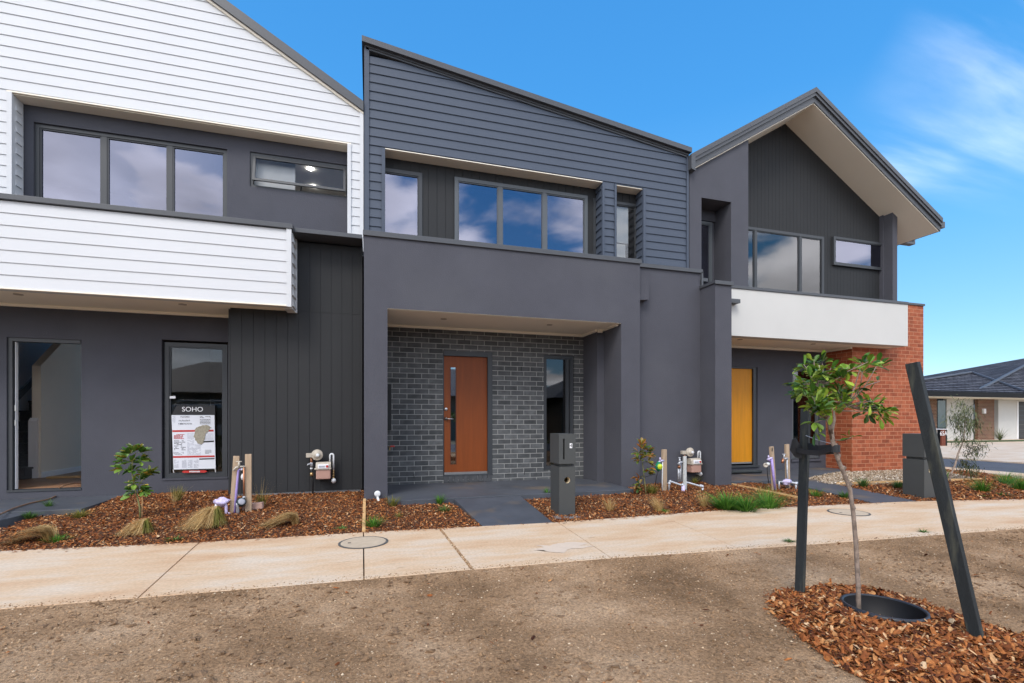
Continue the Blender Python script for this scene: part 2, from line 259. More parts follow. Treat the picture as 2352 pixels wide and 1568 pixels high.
# ------------------------------------------------------------------ mesh helpers
ORG = {}
class MB:
    def __init__(s): s.v = []; s.f = []
    def add(s, vs, fs):
        b = len(s.v); s.v += [tuple(v) for v in vs]; s.f += [tuple(b + i for i in f) for f in fs]; return s
    def box(s, x0, x1, y0, y1, z0, z1):
        v = [(x0, y0, z0), (x1, y0, z0), (x1, y1, z0), (x0, y1, z0), (x0, y0, z1), (x1, y0, z1), (x1, y1, z1), (x0, y1, z1)]
        return s.add(v, [(0, 3, 2, 1), (4, 5, 6, 7), (0, 1, 5, 4), (1, 2, 6, 5), (2, 3, 7, 6), (3, 0, 4, 7)])
    def obox(s, c, sx, sy, sz, rot=None):
        rot = rot or Matrix.Identity(3); c = Vector(c)
        v = [c + rot @ Vector((a * sx / 2, b * sy / 2, d * sz / 2)) for d in (-1, 1) for a, b in ((-1, -1), (1, -1), (1, 1), (-1, 1))]
        return s.add(v, [(0, 3, 2, 1), (4, 5, 6, 7), (0, 1, 5, 4), (1, 2, 6, 5), (2, 3, 7, 6), (3, 0, 4, 7)])
    def prismY(s, poly, y0, y1):            # poly of (x,z), counter-clockwise seen from -Y
        n = len(poly); v = [(x, y0, z) for x, z in poly] + [(x, y1, z) for x, z in poly]
        return s.add(v, [tuple(range(n)), tuple(range(2 * n - 1, n - 1, -1))] + [(i, i + n, (i + 1) % n + n, (i + 1) % n) for i in range(n)])
    def prismX(s, poly, x0, x1):            # poly of (y,z)
        n = len(poly); v = [(x0, y, z) for y, z in poly] + [(x1, y, z) for y, z in poly]
        return s.add(v, [tuple(range(n)), tuple(range(2 * n - 1, n - 1, -1))] + [(i, i + n, (i + 1) % n + n, (i + 1) % n) for i in range(n)])
    def prismZ(s, poly, z0, z1):
        n = len(poly); v = [(x, y, z0) for x, y in poly] + [(x, y, z1) for x, y in poly]
        return s.add(v, [tuple(range(n - 1, -1, -1)), tuple(range(n, 2 * n))] + [(i, (i + 1) % n, (i + 1) % n + n, i + n) for i in range(n)])
    def quad(s, a, b, c, d): return s.add([a, b, c, d], [(0, 1, 2, 3)])
    def tube(s, pts, rad, n=8, cap=True):
        pts = [Vector(p) for p in pts]; k = len(pts)
        if not isinstance(rad, (list, tuple)): rad = [rad] * k
        rings = []; up = Vector((0, 0, 1))
        prev = None
        for i, p in enumerate(pts):
            d = (pts[min(i + 1, k - 1)] - pts[max(i - 1, 0)]).normalized()
            if prev is None:
                a = d.cross(up) if abs(d.dot(up)) < .95 else d.cross(Vector((1, 0, 0)))
            else: a = prev - d * prev.dot(d)
            a.normalize(); prev = a; b = d.cross(a)
            rings.append([p + (a * math.cos(2 * math.pi * j / n) + b * math.sin(2 * math.pi * j / n)) * rad[i] for j in range(n)])
        v = [q for r_ in rings for q in r_]; f = []
        for i in range(k - 1):
            for j in range(n):
                f.append((i * n + j, i * n + (j + 1) % n, (i + 1) * n + (j + 1) % n, (i + 1) * n + j))
        if cap: f += [tuple(range(n - 1, -1, -1)), tuple((k - 1) * n + j for j in range(n))]
        return s.add(v, f)
    def lathe(s, prof, c, axis=(0, 0, 1), n=20):   # prof of (r, h) along axis
        ax = Vector(axis).normalized(); a = ax.orthogonal().normalized(); b = ax.cross(a); c = Vector(c)
        v = [c + ax * h + (a * math.cos(2 * math.pi * j / n) + b * math.sin(2 * math.pi * j / n)) * max(r, 1e-4) for r, h in prof for j in range(n)]
        f = [(i * n + j, i * n + (j + 1) % n, (i + 1) * n + (j + 1) % n, (i + 1) * n + j) for i in range(len(prof) - 1) for j in range(n)]
        f += [tuple(range(n - 1, -1, -1)), tuple((len(prof) - 1) * n + j for j in range(n))]
        return s.add(v, f)
    def blob(s, c, r, seed=0, n=10, m=7, amp=.18, sq=(1, 1, 1)):
        c = Vector(c); v = []; f = []
        for i in range(m + 1):
            th = math.pi * i / m
            for j in range(n):
                ph = 2 * math.pi * j / n
                d = Vector((math.sin(th) * math.cos(ph), math.sin(th) * math.sin(ph), math.cos(th)))
                k = 1 + amp * mnoise.noise(d * 1.7 + Vector((seed * 3.1, seed, 0)))
                v.append(c + Vector((d.x * sq[0], d.y * sq[1], d.z * sq[2])) * r * k)
        for i in range(m):
            for j in range(n): f.append((i * n + j, (i + 1) * n + j, (i + 1) * n + (j + 1) % n, i * n + (j + 1) % n))
        return s.add(v, f)
    def build(s, name, mat, parent=None, smooth=False, bevel=0, flip=False):
        o0 = ORG.get(parent.name, Vector()) if parent else Vector()
        me = bpy.data.meshes.new(name); me.from_pydata([(v[0] - o0.x, v[1] - o0.y, v[2] - o0.z) for v in s.v], [], s.f)
        me.materials.append(mat)
        if smooth:
            me.polygons.foreach_set('use_smooth', [True] * len(me.polygons))
        me.update()
        o = bpy.data.objects.new(name, me); COL.objects.link(o)
        if parent: o.parent = parent
        ORG[o.name] = o0.copy()
        if bevel:
            b = o.modifiers.new('bevel', 'BEVEL'); b.width = bevel; b.segments = 2; b.limit_method = 'ANGLE'; b.angle_limit = R(40)
        return o
def thing(name, label, cat, loc, group=None):
    o = bpy.data.objects.new(name, None); COL.objects.link(o); o.location = loc; o.empty_display_size = .1
    o['label'] = label; o['category'] = cat
    if group: o['group'] = group
    ORG[o.name] = Vector(loc); return o
def tag(o, label, cat, group=None):
    o['label'] = label; o['category'] = cat
    if group: o['group'] = group
    return o
def struct(o, kind='structure'):
    o['kind'] = kind; return o
def dup(root, loc):
    r = root.copy(); COL.objects.link(r); r.location = loc
    for ch in list(root.children):
        c = ch.copy(); COL.objects.link(c); c.parent = r
        for g in list(ch.children):
            d = g.copy(); COL.objects.link(d); d.parent = c
    return r
def text(s, size, mat, loc, parent, name, rx=90, ry=0, rz=0, ext=.0005, align='CENTER', shear=0):
    cu = bpy.data.curves.new(name, 'FONT'); cu.body = s; cu.size = size; cu.align_x = align; cu.align_y = 'CENTER'; cu.extrude = ext; cu.shear = shear
    t = bpy.data.objects.new(name + '_curve', cu); COL.objects.link(t)
    bpy.context.view_layer.update()
    me = bpy.data.meshes.new_from_object(t.evaluated_get(bpy.context.evaluated_depsgraph_get()))
    COL.objects.unlink(t); bpy.data.objects.remove(t)
    me.materials.clear(); me.materials.append(mat)
    mt = Matrix.Translation(Vector(loc) - ORG.get(parent.name, Vector())) @ Matrix.Rotation(R(rz), 4, 'Z') @ Matrix.Rotation(R(rx), 4, 'X') @ Matrix.Rotation(R(ry), 4, 'Z')
    me.transform(mt); o = bpy.data.objects.new(name, me); COL.objects.link(o); o.parent = parent
    ORG[o.name] = ORG.get(parent.name, Vector()).copy(); return o
def clip(poly, a, b, c):            # keep a*x + b*z <= c
    out = []; n = len(poly)
    for i in range(n):
        p, q = poly[i], poly[(i + 1) % n]; dp = a * p[0] + b * p[1] - c; dq = a * q[0] + b * q[1] - c
        if dp <= 0: out.append(p)
        if dp * dq < 0:
            t = dp / (dp - dq); out.append((p[0] + t * (q[0] - p[0]), p[1] + t * (q[1] - p[1])))
    return out
def cells(x0, x1, z0, z1, holes):
    xs = sorted({x0, x1} | {h[i] for h in holes for i in (0, 1) if x0 < h[i] < x1})
    zs = sorted({z0, z1} | {h[i] for h in holes for i in (2, 3) if z0 < h[i] < z1})
    r = []
    for i in range(len(xs) - 1):
        for j in range(len(zs) - 1):
            cx, cz = (xs[i] + xs[i + 1]) / 2, (zs[j] + zs[j + 1]) / 2
            full = not any(h[0] < cx < h[1] and h[2] < cz < h[3] for h in holes)
            r.append((i, j, xs[i], xs[i + 1], zs[j], zs[j + 1], full))
    return xs, zs, r
def wall(mb, x0, x1, z0, z1, y0, y1, holes=()):
    xs, zs, cs = cells(x0, x1, z0, z1, holes); full = {(c[0], c[1]): c[6] for c in cs}
    for i, j, a, b, c, d, f in cs:
        if not f: continue
        mb.quad((a, y0, c), (b, y0, c), (b, y0, d), (a, y0, d)); mb.quad((b, y1, c), (a, y1, c), (a, y1, d), (b, y1, d))
        if not full.get((i - 1, j)): mb.quad((a, y1, c), (a, y0, c), (a, y0, d), (a, y1, d))
        if not full.get((i + 1, j)): mb.quad((b, y0, c), (b, y1, c), (b, y1, d), (b, y0, d))
        if not full.get((i, j - 1)): mb.quad((a, y0, c), (a, y1, c), (b, y1, c), (b, y0, c))
        if not full.get((i, j + 1)): mb.quad((a, y0, d), (b, y0, d), (b, y1, d), (a, y1, d))
    return mb
def boards(mb, x0, x1, z0, z1, y, cover=.144, holes=(), lines=(), proj=.013, zstart=None):
    zb = z0 if zstart is None else zstart
    while zb < z1:
        zt = zb + cover; cuts = sorted({max(zb, z0), min(zt, z1)} | {h[i] for h in holes for i in (2, 3) if max(zb, z0) < h[i] < min(zt, z1)})
        for a, b in zip(cuts, cuts[1:]):
            if b - a < 1e-4: continue
            mid = (a + b) / 2; iv = [(x0, x1)]
            for h in holes:
                if h[2] < mid < h[3]:
                    nv = []
                    for u, w in iv:
                        if h[1] <= u or h[0] >= w: nv.append((u, w)); continue
                        if h[0] > u: nv.append((u, h[0]))
                        if h[1] < w: nv.append((h[1], w))
                    iv = nv
            for u, w in iv:
                poly = [(u, a), (w, a), (w, b), (u, b)]
                for l in lines: poly = clip(poly, *l)
                if len(poly) < 3: continue
                yy = lambda z: y - proj * (1 - (z - zb) / cover)
                mb.add([(p[0], yy(p[1]), p[1]) for p in poly], [tuple(range(len(poly)))])
                lo = [p for p in poly if abs(p[1] - a) < 1e-5]
                if len(lo) >= 2:
                    xa, xb = min(p[0] for p in lo), max(p[0] for p in lo)
                    mb.quad((xa, y + .004, a + .002), (xb, y + .004, a + .002), (xb, yy(a), a), (xa, yy(a), a))
        zb = zt
    return mb
def grooves(mb, x0, x1, z0, z1, y, sp=.145, g=.007, d=.009, holes=(), lines=()):
    """vertical sheet cladding: plates with open grooves between them, on a backing sheet"""
    x = x0
    while x < x1 - 1e-4:
        a, b = x, min(x + sp - g, x1)
        for (_, _, u, w, c, e, full) in cells(a, b, z0, z1, holes)[2]:
            if not full: continue
            poly = [(u, c), (w, c), (w, e), (u, e)]
            for l in lines: poly = clip(poly, *l)
            if len(poly) >= 3: mb.prismY(poly, y, y + d)
        x += sp
    for (_, _, u, w, c, e, full) in cells(x0, x1, z0, z1, holes)[2]:
        if not full: continue
        poly = [(u, c), (w, c), (w, e), (u, e)]
        for l in lines: poly = clip(poly, *l)
        if len(poly) >= 3: mb.prismY(poly, y + d + .001, y + .12)
    return mb
def window(parent, x0, x1, z0, z1, y, fw=.045, dep=.06, mull=(), fm='frame', gm='glass', mw=.05, gy=.03, hood=0):
    mb = MB(); m = [x0] + list(mull) + [x1]
    mb.box(x0, x0 + fw, y, y + dep, z0, z1).box(x1 - fw, x1, y, y + dep, z0, z1)
    mb.box(x0 + fw, x1 - fw, y, y + dep, z0, z0 + fw).box(x0 + fw, x1 - fw, y, y + dep, z1 - fw, z1)
    for q in mull: mb.box(q - mw / 2, q + mw / 2, y + .004, y + dep - .004, z0 + fw, z1 - fw)
    e = [x0 + fw] + [v for q in mull for v in (q - mw / 2, q + mw / 2)] + [x1 - fw]
    t = .018
    for i in range(0, len(e), 2):       # thin inner sash line of every light
        a, b = e[i], e[i + 1]
        mb.box(a, a + t, y + .012, y + dep - .008, z0 + fw, z1 - fw).box(b - t, b, y + .012, y + dep - .008, z0 + fw, z1 - fw)
        mb.box(a + t, b - t, y + .012, y + dep - .008, z0 + fw, z0 + fw + t).box(a + t, b - t, y + .012, y + dep - .008, z1 - fw - t, z1 - fw)
    if hood: mb.box(x0 - .02, x1 + .02, y - hood, y + .01, z1 + .002, z1 + .035)
    f = mb.build('window', M[fm], parent)
    for i in range(0, len(e), 2):
        MB().box(e[i] + t, e[i + 1] - t, y + gy, y + gy + .005, z0 + fw + t, z1 - fw - t).build('window_pane', M[gm], f)
    return f
# ------------------------------------------------------------------ zoom windows used when measuring (all land on the 2352 px copy)
def q1(x, y): return x * .3751, y * .3751
def q2(x, y): return 735.2 + x * .3751, y * .3751
def q3(x, y): return 1470.4 + x * .3751, 147 + y * .3751
def q4(x, y): return x * .3751, 588.2 + y * .3751
def q5(x, y): return 735.2 + x * .3751, 588.2 + y * .3751
def q6(x, y): return 1470.4 + x * .3751, 661.7 + y * .3751
def Xq(q, x, Y): return wx(q(x, 0)[0], Y)
def Zq(q, x, y, Y): return wz(*q(x, y), Y)
UP = 8.0                 # plane of the upper storeys
CE = 2.775               # soffit height over the porches
PZ = .13                 # porch slab level
def room(parent, x0, x1, y0, y1, z0, z1, mat='room', name='interior_room', floor=None, back=True, ceil=True):
    mb = MB(); t = .05
    if back: mb.quad((x0, y1, z0), (x1, y1, z0), (x1, y1, z1), (x0, y1, z1))
    mb.quad((x0, y0, z0), (x0, y1, z0), (x0, y1, z1), (x0, y0, z1)); mb.quad((x1, y1, z0), (x1, y0, z0), (x1, y0, z1), (x1, y1, z1))
    if ceil: mb.quad((x0, y0, z1), (x0, y1, z1), (x1, y1, z1), (x1, y0, z1))
    if not floor: mb.quad((x0, y0, z0), (x1, y0, z0), (x1, y1, z0), (x0, y1, z0))
    o = mb.build(name, M[mat], parent)
    if floor: MB().box(x0, x1, y0, y1, z0 - .05, z0).build('floor', M[floor], parent)
    return o
def downlight(parent, px, py, z):
    p = G(px, py, z)
    MB().lathe([(.048, -.006), (.048, .004), (.036, .004)], (p.x, p.y, z - .002), (0, 0, 1), 20).build('downlight', M['lampoff'], parent)
def rect(q, x0, x1, yt, xt, Y): return Xq(q, x0, Y), Xq(q, x1, Y), Zq(q, xt, yt, Y)

# ================================================================== LEFT HOUSE (white boards)
H1 = thing('townhouse', 'white weatherboard townhouse with steep gable, white balcony and open doorway', 'house', (-3.1, 8, 0), 'terrace of townhouses')
XB, XA = -.10, -6.10
rz1 = wz(836, 238, UP); sl = .583
def h1top(x): return rz1 + sl * (XB - x) if x > -3.1 else rz1 + sl * (XB + 3.1) - sl * (-3.1 - x)
rX0, rX1 = wx(30, UP), wx(798, UP); rZ = (wz(30, 218, UP) + wz(798, 328, UP)) / 2
tr = .055
lines1 = [(sl, 1, rz1 - .17 + sl * XB), (-sl, 1, rz1 + sl * (XB + 3.1) + sl * 3.1 - .17)]
mb = MB(); boards(mb, XA, XB - tr, 3.86, 8.2, UP, .144, [(rX0 - tr, rX1 + tr, 3.0, rZ + .02)], lines1, .010, zstart=3.70)
mb.build('weatherboard_cladding', M['white'], H1)
mb = MB(); poly = [(XA, 3.8), (XB, 3.8), (XB, 8.3), (XA, 8.3)]
for (_, _, a, b, c, d, full) in cells(XA, XB, 3.8, 8.3, [(rX0, rX1, 3.0, rZ)])[2]:
    if full:
        pl = [(a, c), (b, c), (b, d), (a, d)]
        for l in lines1: pl = clip(pl, *l)
        if len(pl) > 2: mb.prismY(pl, UP + .005, UP + .2)
mb.box(rX0 - tr, rX0, UP - .026, UP + .004, 3.86, rZ + .0).box(rX1, rX1 + tr, UP - .026, UP + .004, 3.86, rZ)
mb.box(XB - tr, XB + .0, UP - .028, UP + .004, 3.86, rz1 - .15)
for k in range(12):      # board ends seen on the left reveal of the recess
    zz = 3.9 + k * .144
    if zz < rZ - .1: mb.prismY([(rX0 - .001, zz), (rX0 + .012, zz + .004), (rX0 - .001, zz + .10)], UP + .05, UP + .16)
mb.build('cladding_trim', M['white'], H1)
mb = MB(); mb.box(rX0 - tr, rX1 + tr, UP - .026, UP + .004, rZ, rZ + .018).box(rX0, rX1, UP + .006, UP + .215, rZ - .012, rZ - .001)
mb.build('recess_soffit', M['soffit'], H1)
BY = UP + .22
def win_z(q, x, y, Y=BY): return Zq(q, x, y, Y)
w1 = (Xq(q1, 205, BY), Xq(q1, 1390, BY), 3.6, (win_z(q1, 205, 752) + win_z(q1, 1390, 905)) / 2)
w2 = (Xq(q1, 1530, BY), Xq(q1, 2135, BY), win_z(q1, 1535, 1140), (win_z(q1, 1530, 930) + win_z(q1, 2120, 1005)) / 2)
mb = MB(); wall(mb, rX0 - .1, rX1 + .1, 3.5, rZ + .1, BY, BY + .1, [w1, w2]); mb.build('recess_wall', M['render'], H1)
wf = window(H1, w1[0], w1[1], w1[2], w1[3], BY + .03, .05, .06, [Xq(q1, 630, BY), Xq(q1, 1036, BY)], mw=.065)
# awning sash pushed open at the bottom
f = MB(); x0, x1, z0, z1 = w2
f.box(x0, x0 + .04, BY + .02, BY + .08, z0, z1).box(x1 - .04, x1, BY + .02, BY + .08, z0, z1).box(x0 + .04, x1 - .04, BY + .02, BY + .08, z0, z0 + .035).box(x0 + .04, x1 - .04, BY + .02, BY + .08, z1 - .04, z1)
f = f.build('window', M['frame'], H1)
zt, zb_, out = z1 - .045, z0 + .075, .085
s = MB()
def sashp(u, h, d): return (u, BY + .01 - out * (1 - h) + d, zb_ + (zt - zb_) * h)
def sbar(u0, u1, h0, h1):
    v = [sashp(u, h, d) for d in (0, .03) for u, h in ((u0, h0), (u1, h0), (u1, h1), (u0, h1))]
    s.add(v, [(0, 1, 2, 3), (7, 6, 5, 4), (0, 4, 5, 1), (1, 5, 6, 2), (2, 6, 7, 3), (3, 7, 4, 0)])
u0, u1 = x0 + .045, x1 - .045
sbar(u0, u0 + .035, 0, 1); sbar(u1 - .035, u1, 0, 1); sbar(u0 + .036, u1 - .036, 0, .09); sbar(u0 + .036, u1 - .036, .91, 1)
s.build('window_sash', M['frame'], f)
s = MB(); s.add([sashp(u0 + .03, .08, .012), sashp(u1 - .03, .08, .012), sashp(u1 - .03, .93, .012), sashp(u0 + .03, .93, .012)], [(0, 1, 2, 3)]); s.build('window_pane', M['glassclear'], f)
MB().tube([((u0 + u1) / 2, BY + .03, z0 + .04), ((u0 + u1) / 2 + .02, BY - out + .03, zb_ + .0)], .012, 6).build('window_winder', M['frame'], f)
room(H1, w2[0] - .4, -.2, BY + .11, BY + 3.2, 3.2, 5.66, 'roomwhite', 'upper_room')
mb = MB().box(w2[0] + .0, w2[0] + .62, BY + .14, BY + .17, 3.6, 5.4); mb.build('roller_blind', M['blind'], H1)
for px, py in (q1(1900, 1033), q1(1921, 1141)):
    p = G(px, py, 5.655)
    MB().lathe([(.04, -.006), (.04, .003)], (p.x, min(p.y, BY + 2.8), 5.650), (0, 0, 1), 20).build('ceiling_light', M['lamp'], H1)
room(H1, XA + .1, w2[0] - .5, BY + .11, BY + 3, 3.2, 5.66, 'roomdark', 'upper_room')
# roof
mb = MB(); t0 = .15
mb.prismY([(XB, rz1 - t0), (XB, rz1), (-3.1, h1top(-3.1)), (-3.1, h1top(-3.1) - t0)][::-1], UP - .07, 16)
for ya_, yb_ in ((UP - .07, 11.9), (15.8, 16)): mb.prismY([(-3.1, h1top(-3.1) - t0), (-3.1, h1top(-3.1)), (XA, h1top(XA)), (XA, h1top(XA) - t0)][::-1], ya_, yb_)  # gap left in the unseen slope so sky light reaches the hallway
mb.build('roof', M['cap'], H1)
mb = MB(); mb.prismY([(XB, rz1 - t0 - .035), (XB, rz1 - t0 - .002), (-3.1, h1top(-3.1) - t0 - .002), (-3.1, h1top(-3.1) - t0 - .035)][::-1], UP - .035, UP + .1)
mb.prismY([(-3.1, h1top(-3.1) - t0 - .035), (-3.1, h1top(-3.1) - t0 - .002), (XA, h1top(XA) - t0 - .002), (XA, h1top(XA) - t0 - .035)][::-1], UP - .035, UP + .1)
mb.build('barge_trim', M['soffit'], H1)
# balcony box
bx1, by0, by1 = wx(667.7, 7.18), 7.18, 7.585
BT = 3.845
mb = MB(); boards(mb, XA, bx1 - .05, CE + .0, BT - .045, by0, .1475, proj=.010); mb.build('balcony_cladding', M['white'], H1)
mb = MB(); mb.box(XA, bx1, by0 + .005, by0 + .12, CE - .02, BT - .04).box(bx1 - .05, bx1 + .012, by0 - .026, by0 + .004, CE - .03, BT - .035)
mb.box(bx1 - .10, bx1 + .012, by0 + .121, by1 - .002, CE - .03, BT - .04)
for k in range(7):
    zz = CE + k * .1475; mb.prismY([(bx1 + .011, zz), (bx1 + .028, zz + .002), (bx1 + .011, zz + .13)], by0 + .06, by1 - .08)
mb.box(bx1 + .012, bx1 + .03, by1 - .06, by1 - .003, CE - .03, BT - .04)
mb.build('balcony_trim', M['white'], H1)
mb = MB(); mb.box(XA, bx1 + .0, by0 + .02, 8.165, CE - .001, CE + .02)
mb.box(XA, bx1 + .006, by0 - .02, by0 + .03, CE - .022, CE - .003); mb.box(XA, -1.93, 8.13, 8.165, CE - .04, CE - .003)
mb.build('balcony_soffit', M['soffit'], H1)
mb = MB(); mb.box(XA, bx1 + .03, by0 - .04, by0 + .16, BT - .035, BT + .03)
mb.box(XA, XB - .005, by0 + .161, UP + .2, BT - .03, BT + .022); mb.box(bx1 + .031, XB - .01, by0 + .09, by0 + .16, BT - .03, BT + .03)
mb.build('balcony_capping', M['cap'], H1, bevel=.004)
for z in (q4(112, 232), q4(1118, 293)): downlight(H1, z[0], z[1], CE)
# lower walls
gx0 = wx(525, by1)
mb = MB(); grooves(mb, gx0 + .02, XB - .04, .16, BT - .055, by1, .148, .005, .005)
mb.build('panel_cladding', M['clad'], H1)
mb = MB(); mb.box(gx0, gx0 + .019, by1 - .004, 8.17, .16, CE - .02)
jz = wz(*q4(2000, 343), by1); mb.box(gx0 + .02, XB - .05, by1 - .003, by1 + .004, jz - .006, jz)
mb.box(XB - .039, XB - .012, by1 - .02, by1 + .1, .16, BT - .06); mb.build('cladding_corner_trim', M['clad'], H1)
MB().box(gx0 + .01, XB - .02, by1 + .012, by1 + .14, -.02, .158).build('footing', M['edge'], H1)
GY = 8.17
d0 = (Xq(q4, 40, GY), Xq(q4, 499, GY), wz(100, 1128, GY), (Zq(q4, 40, 493, GY) + Zq(q4, 499, 513, GY)) / 2)
w3 = (Xq(q4, 990, GY), Xq(q4, 1396, GY), Zq(q4, 1180, 1368, GY), (Zq(q4, 992, 508, GY) + Zq(q4, 1390, 527, GY)) / 2)
mb = MB(); wall(mb, XA, gx0 - .001, -.05, CE + .1, GY, GY + .14, [d0, w3]); mb.build('ground_floor_wall', M['render'], H1)
window(H1, w3[0] + .02, w3[1] - .02, w3[2] + .03, w3[3] - .03, GY + .045, .055, .06, gm='glassclear')
MB().box(w3[0] + .001, w3[1] - .001, GY - .012, GY + .1, w3[2] + .002, w3[2] + .028).build('window_sill', M['render'], H1)
# doorway
mb = MB(); fx0 = Xq(q4, 100, GY + .06)
mb.box(d0[0] + .002, d0[0] + .05, GY + .02, GY + .12, d0[2] + .03, d0[3] - .002).box(d0[1] - .02, d0[1] - .002, GY + .03, GY + .12, d0[2] + .03, d0[3] - .002)
mb.box(d0[0] + .051, d0[1] - .021, GY + .02, GY + .12, d0[3] - .05, d0[3] - .002).box(d0[0] + .002, d0[1] - .002, GY + .0 - .01, GY + .13, d0[2] + .002, d0[2] + .029)
mb.build('door_frame', M['frame'], H1)
FL = d0[2] + .035
lf = MB().box(d0[0] + .052, fx0 - .012, GY + .06, GY + .10, FL, d0[3] - .055).build('open_door', M['frame'], H1)
MB().box(fx0 - .011, fx0 - .001, GY + .055, GY + .1, FL, d0[3] - .055).build('door_edge', M['label'], lf)
MB().box(fx0 - .016, fx0 + .004, GY + .045, GY + .054, 1.32, 1.40).build('lock', M['metal'], lf)
MB().box(fx0 - .016, fx0 + .004, GY + .045, GY + .054, 1.12, 1.2).build('lock', M['metal'], lf)
room(H1, XA + .12, gx0 + 1.0, 11.8, 15.99, FL, 6.2, 'roomwhite', 'added_light_well', 'floorwood', back=False, ceil=False)  # unseen open-topped room added to bring sky light into the hallway
room(H1, XA + .105, d0[1] + .5, GY + .141, 11.79, FL, CE + 1.7, 'roomwhite', 'hallway_room', 'floorwood', back=False)
nx = -5.16; ny = 9.72
mb = MB(); s_ = .82
ztop = 1.83 + FL
mb.prismX([(ny, FL), (13.0, FL), (13.0, ztop + (13.0 - ny) * s_), (ny, ztop)], nx - .117, nx)
mb.build('stair_wall', M['stairwall'], H1)
MB().prismX([(ny - .05, FL), (ny - .001, FL), (ny - .001, FL + .98), (ny - .05, FL + .93)], nx - .14, nx - .03).build('newel_panel', M['roomwhite'], H1)
MB().box(nx + .001, nx + .014, ny, 13, FL, FL + .09).build('skirting', M['roomwhite'], H1)
mb = MB()
for k in range(14):
    y = 9.5 + k * .24; z = FL + (k + 1) * .185
    mb.box(XA + .115, nx - .119 + (.03 if k == 0 else 0), y, y + .26 if k < 13 else y + .3, z - .185, z - .03)
    mb.box(XA + .115, nx - .119 + (.05 if k == 0 else 0), y - .03, y + .24, z - .03, z)
mb.build('staircase', M['carpet'], H1, bevel=.008)
MB().prismX([(9.55, FL + .45), (12.6, FL + .45 + 3.05 * .77), (12.6, FL + .60 + 3.05 * .77), (9.55, FL + .60)], XA + .11, XA + .135).build('stair_stringer', M['room'], H1)
room(H1, d0[1] + .6, gx0 - .05, GY + .141, GY + 3.5, .2, CE + .1, 'housebrown', 'front_room')
wall(MB(), XA, XB, 0, 6, 16, 16.1, [(XA + .3, -1.2, .3, 4.2)]).box(XB - .09, XB - .001, UP + .25, 16, 0, rz1 - .2).box(XA, XA + .09, UP + .25, 16, 0, rz1 - .2).build('rear_walls', M['render'], H1)  # wide unseen rear opening added to let sky light into the hallway

# ================================================================== MIDDLE HOUSE (charcoal)
H2 = thing('townhouse', 'charcoal townhouse with skillion roof, grey framed porch and orange front door', 'house', (2.9, 8, 0), 'terrace of townhouses')
A0, A1 = wx(836.5, UP), 5.925
zl, zr = wz(836.5, 92, UP), wz(1583, 345, UP); sk = (zl - zr) / (A1 - A0)
R0, R1 = wx(884.5, UP), wx(q2(1725, 0)[0], UP); RZ = (wz(884.5, 343, UP) + Zq(q2, 1725, 1112, UP)) / 2
S0, S1 = Xq(q2, 1812, UP), Xq(q2, 1975, UP); SZ = (Zq(q2, 1812, 1130, UP) + Zq(q2, 1975, 1152, UP)) / 2
BY2 = UP + .24
holes = [(R0 - .055, R1 + .045, 3.0, RZ + .001), (S0 - .04, S1 + .055, 3.0, SZ + .001)]
ln = [(sk, 1, zl - .15 + sk * A0)]
mb = MB(); boards(mb, A0 + .075, A1 - .045, 3.83, 7.0, UP, .1435, holes, ln, .015, zstart=3.72); mb.build('weatherboard_cladding', M['board'], H2)
mb = MB()
for (_, _, a, b, c, d, full) in cells(A0, A1, 3.7, 7, [(R0, R1, 3, RZ), (S0, S1, 3, SZ)])[2]:
    if full:
        pl = clip([(a, c), (b, c), (b, d), (a, d)], *ln[0])
        if len(pl) > 2: mb.prismY(pl, UP + .005, UP + .2)
mb.box(A0, A0 + .075, UP - .03, UP + .004, 3.8, zl - .10).box(A1 - .045, A1, UP - .03, UP + .004, 3.8, zr - .10)
mb.box(R0 - .055, R0, UP - .028, UP + .004, 3.8, RZ).box(R1, R1 + .045, UP - .028, UP + .004, 3.8, RZ)
mb.box(S0 - .04, S0, UP - .028, UP + .004, 3.8, SZ).box(S1, S1 + .055, UP - .028, UP + .004, 3.8, SZ)
for k in range(14):
    zz = 3.72 + k * .1435
    for X_, zt_ in ((R1, RZ), (S1, SZ)):
        if 3.8 < zz < zt_ - .08: mb.prismY([(X_ + .001, zz), (X_ + .001, zz + .12), (X_ - .014, zz + .002)], UP + .012, BY2 - .01)
mb.build('cladding_trim', M['board'], H2)
MB().box(R0, R1, UP + .005, BY2 - .001, RZ - .014, RZ - .001).box(S0, S1, UP + .005, BY2 - .001, SZ - .014, SZ - .001).box(R0, R1, UP - .027, UP + .004, RZ - .012, RZ - .0).build('recess_soffit', M['soffit'], H2)
wA = (R0 - .3, Xq(q2, 625, BY2), 3.7, Zq(q2, 625, 1062, BY2))
wB = (Xq(q2, 822, BY2), Xq(q2, 1635, BY2), 3.7, (Zq(q2, 822, 1092, BY2) + Zq(q2, 1635, 1195, BY2)) / 2)
wC = (S0 - .35, Xq(q2, 1945, BY2), 3.7, Zq(q2, 1940, 1252, BY2))
mb = MB(); grooves(mb, R0 - .02, R1 + .02, 3.6, RZ + .03, BY2, .148, .006, .008, [wA, wB]); grooves(mb, S0 - .02, S1 + .05, 3.6, SZ + .03, BY2, .148, .006, .008, [wC])
mb.build('recess_cladding', M['clad'], H2)
window(H2, *wA[:2], wA[2], wA[3], BY2 - .02, .06, .09, fm='frame')
window(H2, *wB[:2], wB[2], wB[3], BY2 - .03, .06, .10, [Xq(q2, 1101, BY2), Xq(q2, 1373, BY2)], fm='framelite', mw=.07)
window(H2, wC[0], wC[1], wC[2], wC[3], BY2 - .02, .05, .09, fm='frame', gm='glassclear')
room(H2, A0 + .12, S0 - .45, BY2 + .13, BY2 + 3, 3.3, RZ + .1, 'roomdark', 'upper_room')
